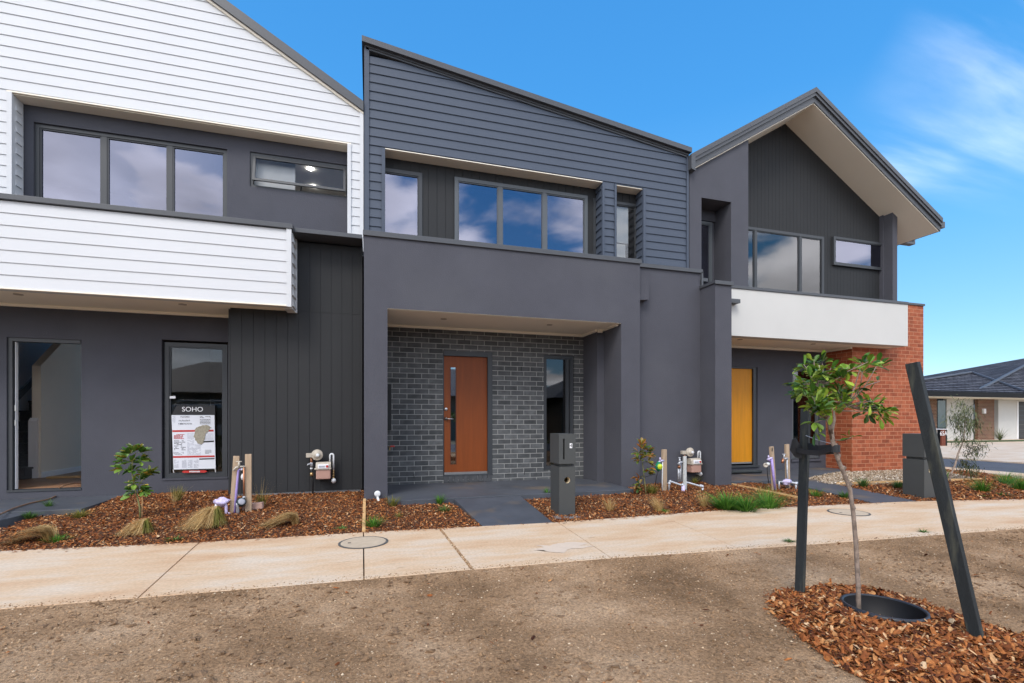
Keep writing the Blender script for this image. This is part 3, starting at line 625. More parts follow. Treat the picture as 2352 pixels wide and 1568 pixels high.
room(H2, S0 - .44, S1 + .3, BY2 + .13, BY2 + 1.5, 3.3, SZ + .1, 'roomdark', 'upper_room')
MB().box(S0 - .3, Xq(q2, 1900, BY2), BY2 + .075, BY2 + .085, 4.62, wC[3]).box(S0 - .3, Xq(q2, 1885, BY2), BY2 + .095, BY2 + .105, 3.6, 4.60).build('roller_blind', M['blind'], H2)
MB().box(wB[0] + .08, wB[1] - .08, BY2 + .09, BY2 + .12, wB[3] - .155, wB[3] - .115).build('blind_rail', M['label'], H2)
mb = MB()
mb.prismY([(A0 - .035, zl - .09), (A1 + .02, zr - .09), (A1 + .02, zr), (A0 - .035, zl)], UP - .10, 16)
mb.prismY([(A0 + .01, zl - .125), (A1 - .01, zr - .125), (A1 - .01, zr - .092), (A0 + .01, zl - .092)], UP - .045, UP + .1)
mb.prismY([(A0 + .03, zl - .155), (A1 - .03, zr - .155), (A1 - .03, zr - .127), (A0 + .03, zl - .127)], UP - .03, UP + .1)
mb.build('roof', M['cap'], H2)
# framed porch
FY = 7.0; o0, o1 = wx(890, FY), wx(1427, FY); f0, f1 = wx(836, FY), wx(1470, FY)
FT = (wz(836, 528, FY) + wz(1470, 596, FY)) / 2
mb = MB(); wall(mb, f0, f1, -.1, FT - .06, FY, FY + .36, [(o0, o1, -1, CE + .0)])
mb.build('porch_frame', M['render'], H2, bevel=.006)
mb = MB(); mb.box(f0, f0 + .14, FY + .361, 8.16, -.1, FT - .06); mb.build('porch_side_wall', M['render'], H2)
mb = MB(); mb.box(o1 + .0, f1 - .001, FY + .361, 7.6, -.1, FT - .06).box(o1 - .13, f1 - .002, 7.602, 8.165, -.1, CE + .6)
mb.build('porch_side_wall', M['render'], H2)
mb = MB(); mb.box(f0 + .141, f1, FY + .361, UP + .0, FT - .3, FT - .08).build('porch_roof_deck', M['cap'], H2)
mb = MB(); mb.box(f0 - .012, f1 + .02, FY - .02, FY + .40, FT - .055, FT + .0).box(f0 - .014, f1 + .022, FY - .026, FY - .005, FT - .075, FT - .002)
mb.build('parapet_capping', M['cap'], H2, bevel=.004)
mb = MB(); mb.box(o0 + .0, o1 - .001, FY + .01, 8.168, CE - .006, CE + .03).box(o0, o1 - .13, 8.13, 8.168, CE - .045, CE - .007).box(o1 - .17, o1 - .131, 7.6, 8.129, CE - .045, CE - .007).box(o1 - .04, o1 - .001, 7.1, 7.6, CE - .03, CE - .007)
mb.box(o1 - .129, o1 - .041, 7.575, 7.601, CE - .06, CE - .007)
mb.build('porch_soffit', M['soffit'], H2)
for z in (q5(757, 383), q5(1405, 419)): downlight(H2, z[0], z[1], CE - .005)
WY = 8.17
dd = (Xq(q5, 752, WY), Xq(q5, 1056, WY), PZ + .11, Zq(q5, 800, 578, WY))
ww = (Xq(q5, 1370, WY), Xq(q5, 1556, WY), Zq(q5, 1400, 1308, WY), Zq(q5, 1450, 606, WY))
mb = MB(); wall(mb, f0 + .1, o1 - .1, PZ - .1, CE + .1, WY, WY + .11, [dd, ww]); mb.build('brick_wall', M['charbrick'], H2)
mb = MB(); n = 10; bw_ = (dd[1] - dd[0] - .01) / n
for k in range(n): mb.box(dd[0] + .005 + k * bw_ + .006, dd[0] + .005 + (k + 1) * bw_ - .006, WY - .008, WY + .12, PZ + .002, dd[2] - .002)
mb.build('door_sill_bricks', pm('sill_brick', (.070, .073, .080), .8, .25, 14, .3, 120), H2)
mb = MB(); mb.box(dd[0] + .002, dd[0] + .02, WY + .02, WY + .11, dd[2], dd[3] - .002).box(dd[1] - .085, dd[1] - .002, WY + .0, WY + .11, dd[2], dd[3] - .002)
mb.box(dd[0] + .021, dd[1] - .086, WY + .0, WY + .11, dd[3] - .085, dd[3] - .002); mb.build('door_frame', M['frame'], H2)
DY = WY + .05; l0, l1 = Xq(q5, 758, DY), Xq(q5, 1031, DY); lz0, lz1 = Zq(q5, 900, 1340, DY), Zq(q5, 900, 620, DY) 
g0, g1, gz0, gz1 = Xq(q5, 798, DY), Xq(q5, 833, DY), Zq(q5, 815, 1275, DY), Zq(q5, 815, 680, DY)
mb = MB(); wall(mb, l0, l1, dd[2] + .02, dd[3] - .087, DY, DY + .04, [(g0, g1, gz0, gz1)]); door = mb.build('front_door', M['orange'], H2)
MB().box(g0 + .002, g1 - .002, DY + .012, DY + .018, gz0 + .002, gz1 - .002).build('door_glass', M['doorglass'], door)
mb = MB(); mb.box(g0 - .008, g0 + .006, DY - .004, DY + .01, gz0, gz1).box(g1 - .006, g1 + .008, DY - .004, DY + .01, gz0, gz1); mb.build('glazing_bead', pm('bead', (.12, .03, .01), .5), door)
h = pt(*q5(771, 995), DY); k = pt(*q5(771, 936), DY)
mb = MB(); mb.lathe([(.027, 0), (.027, .012), (.012, .014), (.012, .05)], (h.x, DY, h.z), (0, -1, 0)).tube([(h.x, DY - .045, h.z), (h.x + .06, DY - .05, h.z - .002), (h.x + .125, DY - .045, h.z - .004)], .009, 8); mb.build('door_handle', M['metal'], door, True)
MB().lathe([(.027, 0), (.027, .012), (.018, .016)], (k.x, DY, k.z), (0, -1, 0)).build('deadlock', M['metal'], door, True)
MB().box(l0 + .004, l1 - .004, DY - .018, DY - .002, dd[2] + .022, dd[2] + .062).build('door_weather_strip', M['metal'], door)
MB().box(dd[0] - .0, dd[1], WY - .01, WY + .1, dd[2] - .001, dd[2] + .018).build('door_threshold', M['frame'], H2)
window(H2, ww[0] + .004, ww[1] - .004, ww[2] + .004, ww[3] - .004, WY + .03, .045, .06, [ww[0] + (ww[1] - ww[0]) * .80], gm='glassdim', mw=.03)
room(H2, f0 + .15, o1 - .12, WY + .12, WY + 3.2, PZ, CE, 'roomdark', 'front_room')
for k, (a, b) in enumerate(((575, 1345), (1252, 1325), (883, 500), (1232, 690))):
    p = pt(*q5(a, b), WY); MB().box(p.x - .006, p.x + .006, WY - .002, WY + .01, p.z - .04, p.z + .04).build('weep_hole', M['ink'], H2)
# side bay and rainhead on the right
SYD = 7.2; sx1 = 5.584
ST = (wz(1472, 604, SYD) + wz(1606, 620, SYD)) / 2
MB().box(f1 + .001, sx1 - .001, SYD, SYD + .2, -.1, ST - .05).build('side_wall', M['render'], H2)
mb = MB(); mb.box(f1 + .025, sx1 + .03, SYD - .03, SYD + .22, ST - .045, ST + .0).box(f1 + .025, sx1 + .034, SYD - .035, SYD - .01, ST - .065, ST - .002)
mb.box(sx1 + .005, sx1 + .04, SYD - .035, SYD + .0, 3.56, ST - .046); mb.box(f1 + .03, A1, SYD + .221, UP, ST - .12, ST - .06)
mb.build('side_capping', M['cap'], H2)
hz0, hz1 = Zq(q5, 1990, 275, FY + .1), Zq(q5, 1990, 105, FY + .1); hx = Xq(q5, 2005, FY + .1)
mb = MB(); mb.prismY([(f1 + .001, hz0), (hx, hz0 + .02), (hx, hz0 + .36 * (hz1 - hz0) + .17), (f1 + .03, hz1), (f1 + .001, hz1)], FY + .06, FY + .22); mb.build('rainhead', M['render'], H2)
MB().box(A0, A0 + .09, UP + .25, 16, 0, zl - .2).box(A1 - .09, A1, UP + .25, 16, 0, zr - .2).box(A0, A1, 16, 16.1, 0, 5.8).build('rear_walls', M['render'], H2)
# ================================================================== RIGHT HOUSE (gable with warm-tinted soffit)
H3 = thing('townhouse', 'grey corner townhouse with gable soffit coloured as if by warm bounced light, red brick wall and yellow door', 'house', (9, 8, 0), 'terrace of townhouses')
RX, RZ3 = 9.0, 7.90; s3 = .613; LX, EX = 5.94, 12.77
def soff(x): return RZ3 - s3 * abs(x - RX)
PX1 = 7.356; CY3 = 8.68
# left rendered wall with niche
n0, n1 = Xq(q3, 375, UP), Xq(q3, 557, UP); nz = (Zq(q3, 375, 818, UP) + Zq(q3, 557, 843, UP)) / 2
mb = MB(); wall(mb, LX + .02, PX1, 3.0, soff(LX) - .05, UP, UP + .2, [(n0, n1, 2.5, nz)])
mb.prismY([(LX + .02, soff(LX) - .05), (PX1, soff(LX) - .05), (PX1, soff(PX1) + .02), (LX + .02, soff(LX + .02) + .02)], UP, UP + .2)
mb.box(PX1 - .2, PX1 - .001, UP + .201, CY3 + .1, 3.0, soff(PX1) + .0)
mb.box(n1, n1 + .1, UP + .201, UP + .6, 3.0, nz + .1).box(n0 - .1, n1 + .1, UP + .201, UP + .6, nz, nz + .099).box(n0 - .1, n0, UP + .201, UP + .6, 3.0, nz - .001).box(n0, n1, UP + .45, UP + .6, nz - .55 + .33, nz - .001)
mb.build('upper_wall', M['render'], H3)
window(H3, n0 - .1, Xq(q3, 437, UP + .44), 3.4, Zq(q3, 430, 970, UP + .44), UP + .42, .05, .06, fm='framelite')
MB().box(n0, n1, UP + .5, UP + .55, 3.0, nz - .2).build('niche_back_wall', M['render'], H3)
# recessed gable wall
c1 = 11.89
v1 = (Xq(q3, 560, CY3), Xq(q3, 1117, CY3), 3.4, (Zq(q3, 667, 1003, CY3) + Zq(q3, 1117, 1058, CY3)) / 2)
v2 = (Xq(q3, 1172, CY3), Xq(q3, 1478, CY3), Zq(q3, 1300, 1247, CY3), (Zq(q3, 1172, 1060, CY3) + Zq(q3, 1470, 1098, CY3)) / 2)
mb = MB(); grooves(mb, PX1 - .02, 12.0, 3.2, 8.2, CY3, .10, .004, .004, [v1, v2], [(s3, 1, RZ3 + s3 * RX), (-s3, 1, RZ3 - s3 * RX)])
mb.build('gable_cladding', M['clad'], H3)
window(H3, v1[0], v1[1], v1[2], v1[3], CY3 - .04, .06, .12, [Xq(q3, 700, CY3), Xq(q3, 974, CY3)], mw=.06, gm='glassmid')
window(H3, v2[0], v2[1], v2[2], v2[3], CY3 - .06, .055, .14)
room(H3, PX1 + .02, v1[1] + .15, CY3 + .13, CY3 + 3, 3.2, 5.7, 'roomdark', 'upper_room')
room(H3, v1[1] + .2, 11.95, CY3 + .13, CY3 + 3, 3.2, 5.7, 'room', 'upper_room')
mb = MB(); xa, xb = v1[0] + .5, v1[1] - .04; n = 30; yc = CY3 + .125
top = []
for i in range(n + 1):
    u = i / n; x = xa + (xb - xa) * u; zz = v1[3] - .22 - 0.30 * (1 - abs((u - .38) / .62) ** 2 if u > .38 else 1 - ((.38 - u) / .38) ** 2 * .75); top.append((x, zz))
for i in range(n):
    (xA, zA), (xB, zB) = top[i], top[i + 1]; ya = yc + .02 * math.sin(i * 1.4); yb = yc + .02 * math.sin((i + 1) * 1.4)
    mb.quad((xA, ya, 3.3), (xB, yb, 3.3), (xB, yb, zB), (xA, ya, zA))
mb.build('curtain', M['blind'], H3)  # curtain; scooped top edge mimics the arc of a reflection in the glass
mb = MB(); mb.box(c1, 12.04, 8.39, CY3 + .1, 3.2, soff(12.04)); mb.prismY([(c1, soff(12.04)), (12.04, soff(12.04) + .001), (c1, soff(c1) + .01)], 8.39, CY3 + .1)
mb.box(11.86, c1 - .001, CY3 - .09, CY3 - .001, 3.2, soff(11.85) + .0)
mb.build('corner_pier', M['render'], H3)
# roof
Y0, Y1 = UP - .06, 16.5; tk = .27
mb = MB()
for a, b in ((LX, RX), (RX, EX)):
    mb.prismY([(a, soff(a) + .012), (b, soff(b) + .012), (b, soff(b) + tk), (a, soff(a) + tk)], Y0, Y1)
    mb.prismY([(a, soff(a) + .13), (b, soff(b) + .13), (b, soff(b) + tk + .02), (a, soff(a) + tk + .02)], Y0 - .035, Y0 - .001)
    mb.prismY([(a, soff(a) + .20), (b, soff(b) + .20), (b, soff(b) + tk + .03), (a, soff(a) + tk + .03)], Y0 - .055, Y0 - .036)
roof = mb.build('roof', M['cap'], H3)
mb = MB()
for a, b in ((PX1, RX), (RX, EX - .03)): mb.prismY([(a, soff(a) - .008), (b, soff(b) - .008), (b, soff(b) + .01), (a, soff(a) + .01)], Y0 + .02, Y1 - .1 if a == RX else CY3 + .1)
mb.prismY([(LX + .03, soff(LX + .03) - .008), (PX1, soff(PX1) - .008), (PX1, soff(PX1) + .01), (LX + .03, soff(LX + .03) + .01)], Y0 + .02, UP - .002)
mb.build('gable_soffit', M['soffit'], H3)
ez = soff(EX)
mb = MB(); mb.box(EX + .001, EX + .12, Y0 - .02, Y1, ez + .10, ez + .24); mb.build('gutter', M['cap'], roof)
gz = wz(*q3(1630, 1100), 9.4); gxx = Xq(q3, 1660, 9.4)
MB().box(12.04, gxx, 9.3, 9.45, gz - .03, gz + .03).box(gxx - .06, gxx, 9.3, 9.45, gz + .031, gz + .2).build('downpipe_offset', M['cap'], roof)
MB().prismY([(LX - .03, soff(LX) + .0), (LX + .06, soff(LX) - .03), (LX + .06, soff(LX) + .33), (LX - .03, soff(LX) + .28)], Y0 - .07, Y0 + .3).build('barge_end', M['cap'], roof)
# fin, white parapet, porch
FX0, FX1, FFY = 5.584, 5.917, 6.81
fz = (wz(1644, 645, FFY) + wz(1681, 646, FFY)) / 2
mb = MB(); mb.box(FX0, FX1, FFY, UP - .002, -.1, fz - .05); mb.build('fin_wall', M['render'], H3, bevel=.006)
mb = MB(); mb.box(FX0 - .02, FX1 + .015, FFY - .025, UP - .03, fz - .048, fz); mb.box(FX0 - .024, FX1 + .019, FFY - .03, FFY - .01, fz - .066, fz - .003); mb.build('fin_capping', M['cap'], H3, bevel=.004)
WP = 7.42; px1 = wx(2085.5, WP); wz0 = (wz(1681.5, 770.4, WP) + wz(2085.5, 794.8, WP)) / 2
wtop = (wz(1682, 658, WP) + wz(2085, 692, WP)) / 2
mb = MB(); mb.box(FX1 + .001, px1, WP, WP + .2, wz0, wtop - .05); mb.build('balcony_panel', M['whiterender'], H3, bevel=.004)
mb = MB(); mb.box(FX1 + .016, px1 - .01, WP - .02, WP + .24, wtop - .048, wtop + .005).box(FX1 + .016, px1 - .01, WP + .241, CY3 - .05, wtop - .1, wtop - .05); mb.build('balcony_capping', M['cap'], H3, bevel=.004)
BRY = 7.83; bxl, bxr = 9.92, wx(2121, BRY); BKY = 8.455
btop = wz(2121, 698, BRY)
mb = MB(); mb.box(FX1, px1 - .004, WP + .02, BKY, wz0 - .002, wz0 + .03) if False else mb.box(FX1 + .001, px1 - .004, WP + .201, BKY, wz0 + .001, wz0 + .03)
mb.box(FX1 + .01, bxl - .01, BKY - .04, BKY - .001, wz0 - .04, wz0 + .0).box(bxl - .04, bxl - .002, BRY + .001, BKY - .041, wz0 - .04, wz0); mb.build('porch_soffit', M['soffit'], H3)
for z in (q6(612, 313), q6(1060, 340)): downlight(H3, z[0], z[1], wz0 + .002)
mb = MB(); mb.box(bxl, bxr, BRY, BRY + .12, -.1, wz0).box(bxl, bxl + .11, BRY + .121, BKY + .1, -.1, wz0); mb.box(px1 + .001 - 1.0, bxr, BRY + .0, BRY + .12, wz0 + .001, btop - .05) 
mb.box(bxr - .12, bxr, BRY + .121, 16, -.1, btop - .05); mb.build('brick_wall', M['redbrick'], H3)
MB().box(px1 - .6, bxr + .02, BRY - .025, BRY + .14, btop - .048, btop + .0).box(bxr - .14, bxr + .02, BRY + .141, 16, btop - .048, btop).box(px1 - .2, bxr - .141, BRY + .141, 9, btop - .12, btop - .06).build('brick_capping', M['cap'], H3, bevel=.004)
MB().box(11.94, 12.04, CY3 + .12, 16, 3.5, soff(12.04)).box(LX, 12.04, 16, 16.1, 0, 5.8).build('rear_walls', M['render'], H3)
sc0 = pt(*q3(565, 1453), WP - .08)
MB().box(FX1 + .001, Xq(q3, 609, WP - .12), WP - .14, WP - .001, sc0.z - .035, sc0.z + .035).build('overflow_spout', M['cap'], H3)
D3 = BKY
e0 = (5.93, Xq(q6, 719, D3), PZ + .1, (Zq(q6, 700, 484, D3)))
e1 = (Xq(q6, 930, D3), Xq(q6, 1100, D3), Zq(q6, 1000, 1046, D3), Zq(q6, 940, 484, D3))
mb = MB(); wall(mb, 5.92, bxl, -.1, wz0 + .1, BKY, BKY + .13, [(5.93, e0[1], PZ + .1, e0[3]), e1]); mb.build('porch_wall', M['render'], H3)
DX = Xq(q6, 684, D3 + .06)
mb = MB(); mb.box(DX + .003, e0[1] - .002, D3 + .02, D3 + .12, e0[2], e0[3] - .002).box(5.94, DX + .002, D3 + .02, D3 + .12, e0[3] - .03, e0[3] - .002); mb.build('door_frame', M['frame'], H3)
d3 = MB().box(5.95, DX, D3 + .06, D3 + .1, e0[2] + .05, e0[3] - .032).build('front_door', M['yellow'], H3)
MB().box(5.95, DX - .002, D3 + .045, D3 + .058, e0[2] + .03, e0[2] + .065).build('door_weather_strip', M['metal'], d3)
MB().box(5.94, e0[1] + .03, D3 - .04, D3 + .13, e0[2] - .04, e0[2] + .0).build('door_threshold', M['frame'], H3)
wn = window(H3, e1[0] + .01, e1[1] - .01, e1[2] + .01, e1[3] - .01, D3 + .03, .05, .06, gm='glassdim', fm='framelite')
MB().box(e1[0] - .03, e1[1] + .02, D3 - .03, D3 + .02, e1[2] - .05, e1[2] + .0).build('window_sill', M['render'], H3)
for a, b, w_, h_ in ((942, 517, .06, .10), (968, 585, .07, .14), (975, 655, .06, .05)):
    p = pt(*q6(a, b), D3 + .055); MB().box(p.x - w_ / 2, p.x + w_ / 2, D3 + .052, D3 + .056, p.z - h_ / 2, p.z + h_ / 2).build('glass_sticker', M['label'], wn)
room(H3, 5.95, bxl - .02, BKY + .131, BKY + 3, PZ, wz0, 'roomdark', 'front_room')
# ================================================================== GROUND
rng = random.Random(7)
def lerp_edge(pts):
    P = sorted((G(*p).x, G(*p).y) for p in pts)
    def f(x):
        if x <= P[0][0]: a, b = P[0], P[1]
        elif x >= P[-1][0]: a, b = P[-2], P[-1]
        else:
            for a, b in zip(P, P[1:]):
                if a[0] <= x <= b[0]: break
        return a[1] + (b[1] - a[1]) * (x - a[0]) / (b[0] - a[0])
    return f
far_e0 = lerp_edge([(0, 1265), (458, 1245), (836, 1222), (1281, 1199), (1660, 1171), (2085, 1151), (2352, 1146)])
near_e0 = lerp_edge([(0, 1398), (836, 1330), (1085, 1307), (1405, 1281), (1900, 1247), (2352, 1213)])
far_e = lambda x: max(4.6, min(5.9, far_e0(x))); near_e = lambda x: max(3.2, min(4.0, near_e0(x)))
def bedz(x, y):
    return max(-.012, min(-.012 + (y - far_e(x)) * .062, .13 if x < 7.6 else .085))
def nz3(x, y, s): return mnoise.noise(Vector((x * s, y * s, 3.7)))
struct(MB().quad((-400, -400, -.3), (400, -400, -.3), (400, 400, -.3), (-400, 400, -.3)).build('ground', pm('far_ground', (.16, .14, .09), .95, .3, .05)))
TR = (3.075, 2.225)          # centre of the plastic collar
mound_poly = [tuple(G(*p)[:2]) for p in ((1772, 1372), (1800, 1353), (1850, 1344), (1925, 1342), (2000, 1350), (2085, 1370), (2170, 1396), (2235, 1418), (2300, 1438), (2352, 1462), (2500, 1540), (2600, 1640), (2500, 1760), (2250, 1690), (2100, 1610), (2010, 1562), (1925, 1515), (1880, 1480), (1835, 1448), (1785, 1405))]
def inpoly(x, y, P):
    c = False; n = len(P); j = n - 1
    for i in range(n):
        xi, yi = P[i]; xj, yj = P[j]
        if (yi > y) != (yj > y) and x < (xj - xi) * (y - yi) / (yj - yi) + xi: c = not c
        j = i
    return c
def edged(x, y, P):
    m = 9
    for i in range(len(P)):
        a, b = Vector(P[i]), Vector(P[(i + 1) % len(P)]); p = Vector((x, y)); ab = b - a; t = max(0, min(1, (p - a).dot(ab) / ab.dot(ab))); m = min(m, (p - a - ab * t).length)
    return m
def vergez(x, y):
    z = -.024 + .020 * nz3(x, y, .7) + .012 * nz3(x, y, 2.6) + .009 * nz3(x, y, 8) + .007 * nz3(x, y, 19)
    e = near_e(x) - y
    if e < .25: z = z * max(0, e) / .25 + (-.003) * (1 - max(0, e) / .25)
    if y > near_e(x) + .035: z = min(z, -.03)
    r = math.hypot(x - TR[0], y - TR[1])
    if r < .218: z = min(z, -.02) - .13 * min(1, (.218 - r) / .02)
    return z
def moundz(x, y):
    base = vergez(x, y) if math.hypot(x - TR[0], y - TR[1]) > .25 else -.02
    e = edged(x, y, mound_poly); return base + .035 * min(1, e / .25)
def axis(a, b, fa, fb, fine, coarse):
    v = []; x = a
    while x < b:
        v.append(x); x += fine if fa <= x < fb else coarse
    v.append(b); return v
xs = axis(-9, 14.1, -3.2, 7.5, .03, .25); ys = axis(-1.5, 4.15, .75, 4.15, .03, .25)
mb = MB(); mb.v = [(x, y, vergez(x, y)) for y in ys for x in xs]; w = len(xs)
mb.f = [(j * w + i, j * w + i + 1, (j + 1) * w + i + 1, (j + 1) * w + i) for j in range(len(ys) - 1) for i in range(w - 1)]
struct(mb.build('dirt_verge', M['dirt'], smooth=True))
struct(MB().box(-60, 60, -9, -1.75, -.28, -.10).build('road', M['asphalt']))
struct(MB().box(-60, 14, -1.749, -1.5, -.28, -.0).build('kerb', M['edge']))
# footpath slabs
J = [((-200, 1262), (-700, 1440)), ((458, 1245), (320, 1370)), ((835, 1222), (836, 1330)), ((1008, 1210), (1085, 1307)), ((1281, 1199), (1405, 1281)), ((1515, 1183), (1690, 1257)), ((1800, 1166), (2080, 1232)), ((2060, 1152), (2420, 1208))]
JX = [(-8.6, -8.6)] + [(G(*a).x, G(*b).x) for a, b in J] + [(14.1, 14.1)]
mb = MB(); gaps = [.004, .004, .005, .005, .013, .004, .003, .003, .003, 0]
for i in range(len(JX) - 1):
    (fa, na), (fb, nb) = JX[i], JX[i + 1]; ga, gb = gaps[i], gaps[min(i + 1, 9)]
    fa += ga; na += ga; fb -= gb; nb -= gb
    nn = 6; far = [(fa + (fb - fa) * k / nn, 0) for k in range(nn + 1)]; near = [(na + (nb - na) * k / nn, 0) for k in range(nn + 1)]
    poly = [(x, near_e(x)) for x, _ in near] + [(x, far_e(x)) for x, _ in far][::-1]
    mb.prismZ(poly, -.1, 0)
mb.prismZ([(12.45, far_e(12.45) + .004), (14.1, far_e(14.1) + .004), (14.1, 60), (12.45, 60)], -.1, -.0)
mb.prismZ([(11.2, far_e(11.2) + .004), (12.446, far_e(12.446) + .004), (12.446, 7.1), (11.75, 5.9)], -.1, 0.0)
struct(mb.build('footpath', M['concrete'], bevel=.004))
struct(MB().box(14.25, 18.1, -1.4, 60, -.2, -.07).build('side_road', M['asphalt']))
struct(MB().box(14.101, 14.249, -1.4, 60, -.2, -.01).build('side_kerb', M['edge']))
struct(MB().box(18.101, 80, -1.4, 60, -.2, -.035).build('driveway', M['farconcrete']))
# cement spill on the path
sp = G(1288, 1257); mb = MB(); vs_ = [(sp.x + (.27 + .20 * nz3(math.cos(k * .1309), math.sin(k * .1309), 2.3) + .05 * nz3(k, 2, .8)) * math.cos(k * .1309), sp.y + (.13 + .11 * nz3(math.cos(k * .1309), math.sin(k * .1309) + 5, 2.3) + .03 * nz3(k, 7, .8)) * math.sin(k * .1309), .0035) for k in range(48)]
mb.add(vs_, [tuple(range(48))]); struct(mb.build('cement_spill', pm('cement_spill', (.62, .50, .39), .9, .06, 9)))
# beds
def bed(name, poly, n=0.06):
    x0, x1 = min(p[0] for p in poly), max(p[0] for p in poly); y0, y1 = min(p[1] for p in poly), max(p[1] for p in poly)
    mb = MB(); st = .06; idx = {}
    nx_, ny_ = int((x1 - x0) / st) + 2, int((y1 - y0) / st) + 2
    for j in range(ny_):
        for i in range(nx_):
            x, y = x0 + i * st, y0 + j * st; idx[i, j] = len(mb.v); mb.v.append((x, y, bedz(x, y) + .008 * nz3(x, y, 5)))
    for j in range(ny_ - 1):
        for i in range(nx_ - 1):
            if inpoly(x0 + (i + .5) * st, y0 + (j + .5) * st, poly): mb.f.append((idx[i, j], idx[i + 1, j], idx[i + 1, j + 1], idx[i, j + 1]))
    return struct(mb.build(name, M['bed'], smooth=True))
fe = lambda x: far_e(x) - .02
B1 = [(-4.4, 5.66), (-3.74, 6.39), (-3.77, 6.95), (-3.32, 7.0), (-3.35, 7.94), (-3.2, 8.16), (-1.9, 8.16), (-1.9, 7.6), (-.08, 7.6), (-.08, 7.0), (.24, 7.0), (.24, 6.56), (1.08, 6.5), (1.2, 5.6), (1.2, fe(1.2))] + [(x, fe(x)) for x in (.5, 0, -1, -2, -3, -4.4)]
B2 = [(2.06, fe(2.06)), (2.04, 6.5), (3.98, 6.62), (4.0, 7.0), (4.26, 7.2), (5.6, 7.22), (5.6, 6.82), (5.95, 6.82), (6.4, 6.95), (6.95, 6.5), (6.97, fe(6.97))] + [(x, fe(x)) for x in (6, 5, 4, 3)]
B3 = [(7.76, fe(7.76)), (7.6, 6.35), (10.9, 6.12), (12.4, 7.9), (12.4, 7.1), (11.72, 5.9), (11.2, fe(11.2))] + [(x, fe(x)) for x in (10.5, 9.5, 8.5)]
for i, p in enumerate((B1, B2, B3)): bed('garden_bed', p)
GR = [(7.55, 6.6), (7.62, 6.38), (10.9, 6.14), (12.4, 7.95), (12.4, 9.5), (12.04, 9.5), (12.04, 7.84), (9.92, 7.84), (9.92, 8.44), (7.9, 8.44), (7.75, 7.0)]
gravb = MB().prismZ([(7.5, 6.4), (12.44, 6.0), (12.44, 20), (12.0, 20), (12.0, 8), (10, 8.45), (7.5, 8.45)], -.1, .085); struct(gravb.build('gravel_base', pm('gravel_soil', (.30, .22, .14), .95, .2, 20)))
def slab(name, poly, z0, z1=None):
    mb = MB(); mb.prismZ(poly, -.15, z0) if z1 is None else None
    if z1 is not None:
        n = len(poly); zt = lambda p: z0 + (z1 - z0) * (p[1] - poly[0][1]) / (poly[2][1] - poly[0][1])
        mb.add([(p[0], p[1], -.15) for p in poly] + [(p[0], p[1], zt(p)) for p in poly], [tuple(range(n - 1, -1, -1)), tuple(range(n, 2 * n))] + [(i, (i + 1) % n, (i + 1) % n + n, i + n) for i in range(n)])
    return struct(mb.build(name, M['path'], bevel=.006))
slab('porch_slab', [(.235, 6.56), (o1 - .005, 6.6), (o1 - .005, 7.7), (3.6, 8.16), (.235, 8.16)], PZ - .002)
slab('entry_path', [(1.215, far_e(1.2) + .004), (2.055, far_e(2.05) + .004), (2.05, 6.535), (1.10, 6.535)], .004, .12)
slab('porch_slab', [(-7.5, 6.98), (-3.33, 7.02), (-3.36, 8.165), (-7.5, 8.165)], PZ)
slab('entry_path', [(-5.2, far_e(-5) + .004), (-4.42, far_e(-4.4) + .004), (-3.78, 6.975), (-5.2, 6.975)], .004, .12)
slab('porch_slab', [(5.93, 6.98), (7.74, 6.78), (7.74, 7.1), (9.9, 8.0), (9.9, 8.45), (5.93, 8.45)], .125)
slab('entry_path', [(6.975, far_e(7) + .004), (7.77, far_e(7.77) + .004), (7.70, 6.775), (6.98, 6.845)], .004, .115)
def chipset(name, poly, zf, dens, lmin, lmax, mat, seed, thick=.3, label=None, cat=None, avoid=None, sp_=.35, fuzz=0):
    r = random.Random(seed); mb = MB()
    x0, x1 = min(p[0] for p in poly), max(p[0] for p in poly); y0, y1 = min(p[1] for p in poly), max(p[1] for p in poly)
    for _ in range(int((x1 - x0) * (y1 - y0) * dens)):
        x, y = r.uniform(x0, x1), r.uniform(y0, y1)
        if not inpoly(x, y, poly):
            if not fuzz or (lambda e_: e_ > fuzz or r.random() < (e_ / fuzz) ** .35)(edged(x, y, poly)): continue
        if (avoid and avoid(x, y)): continue
        l = lmin + (lmax - lmin) * r.random() ** 2.2; wd = l * r.uniform(.18, .5); a = r.uniform(0, math.pi); ti = r.gauss(0, sp_); tj = r.gauss(0, sp_)
        z = zf(x, y) + r.uniform(.0, .012) + abs(math.sin(ti)) * l * .4
        u = Vector((math.cos(a) * math.cos(ti), math.sin(a) * math.cos(ti), math.sin(ti))) * l / 2; v = Vector((-math.sin(a), math.cos(a), math.tan(max(-1, min(1, tj))))) * wd / 2
        c = Vector((x, y, z)); k = r.uniform(.3, .9); bend = Vector((0, 0, wd * .35))
        mb.add([c - u - v * .5, c - u * k + v, c + u * .7 + v * .8, c + u, c + u * .8 - v, c - u * .5 - v * .9, c + bend], [(0, 6, 1), (1, 6, 2), (2, 6, 3), (3, 6, 4), (4, 6, 5), (5, 6, 0)])
    o = mb.build(name, M[mat])
    struct(o, 'stuff')
    if label: o['label'] = label; o['category'] = cat
    return o
chipset('bark_mulch', B1, bedz, 3200, .014, .045, 'chips', 11, label='red brown bark mulch filling the bed left of the middle entry path', cat='mulch')
chipset('bark_mulch', B2, bedz, 2900, .015, .045, 'chips', 12, label='bark mulch bed between the two dark entry paths on the right', cat='mulch')
chipset('bark_mulch', B3, bedz, 1700, .02, .06, 'chips', 13, label='bark mulch bed at the street corner beyond the far letterbox', cat='mulch')
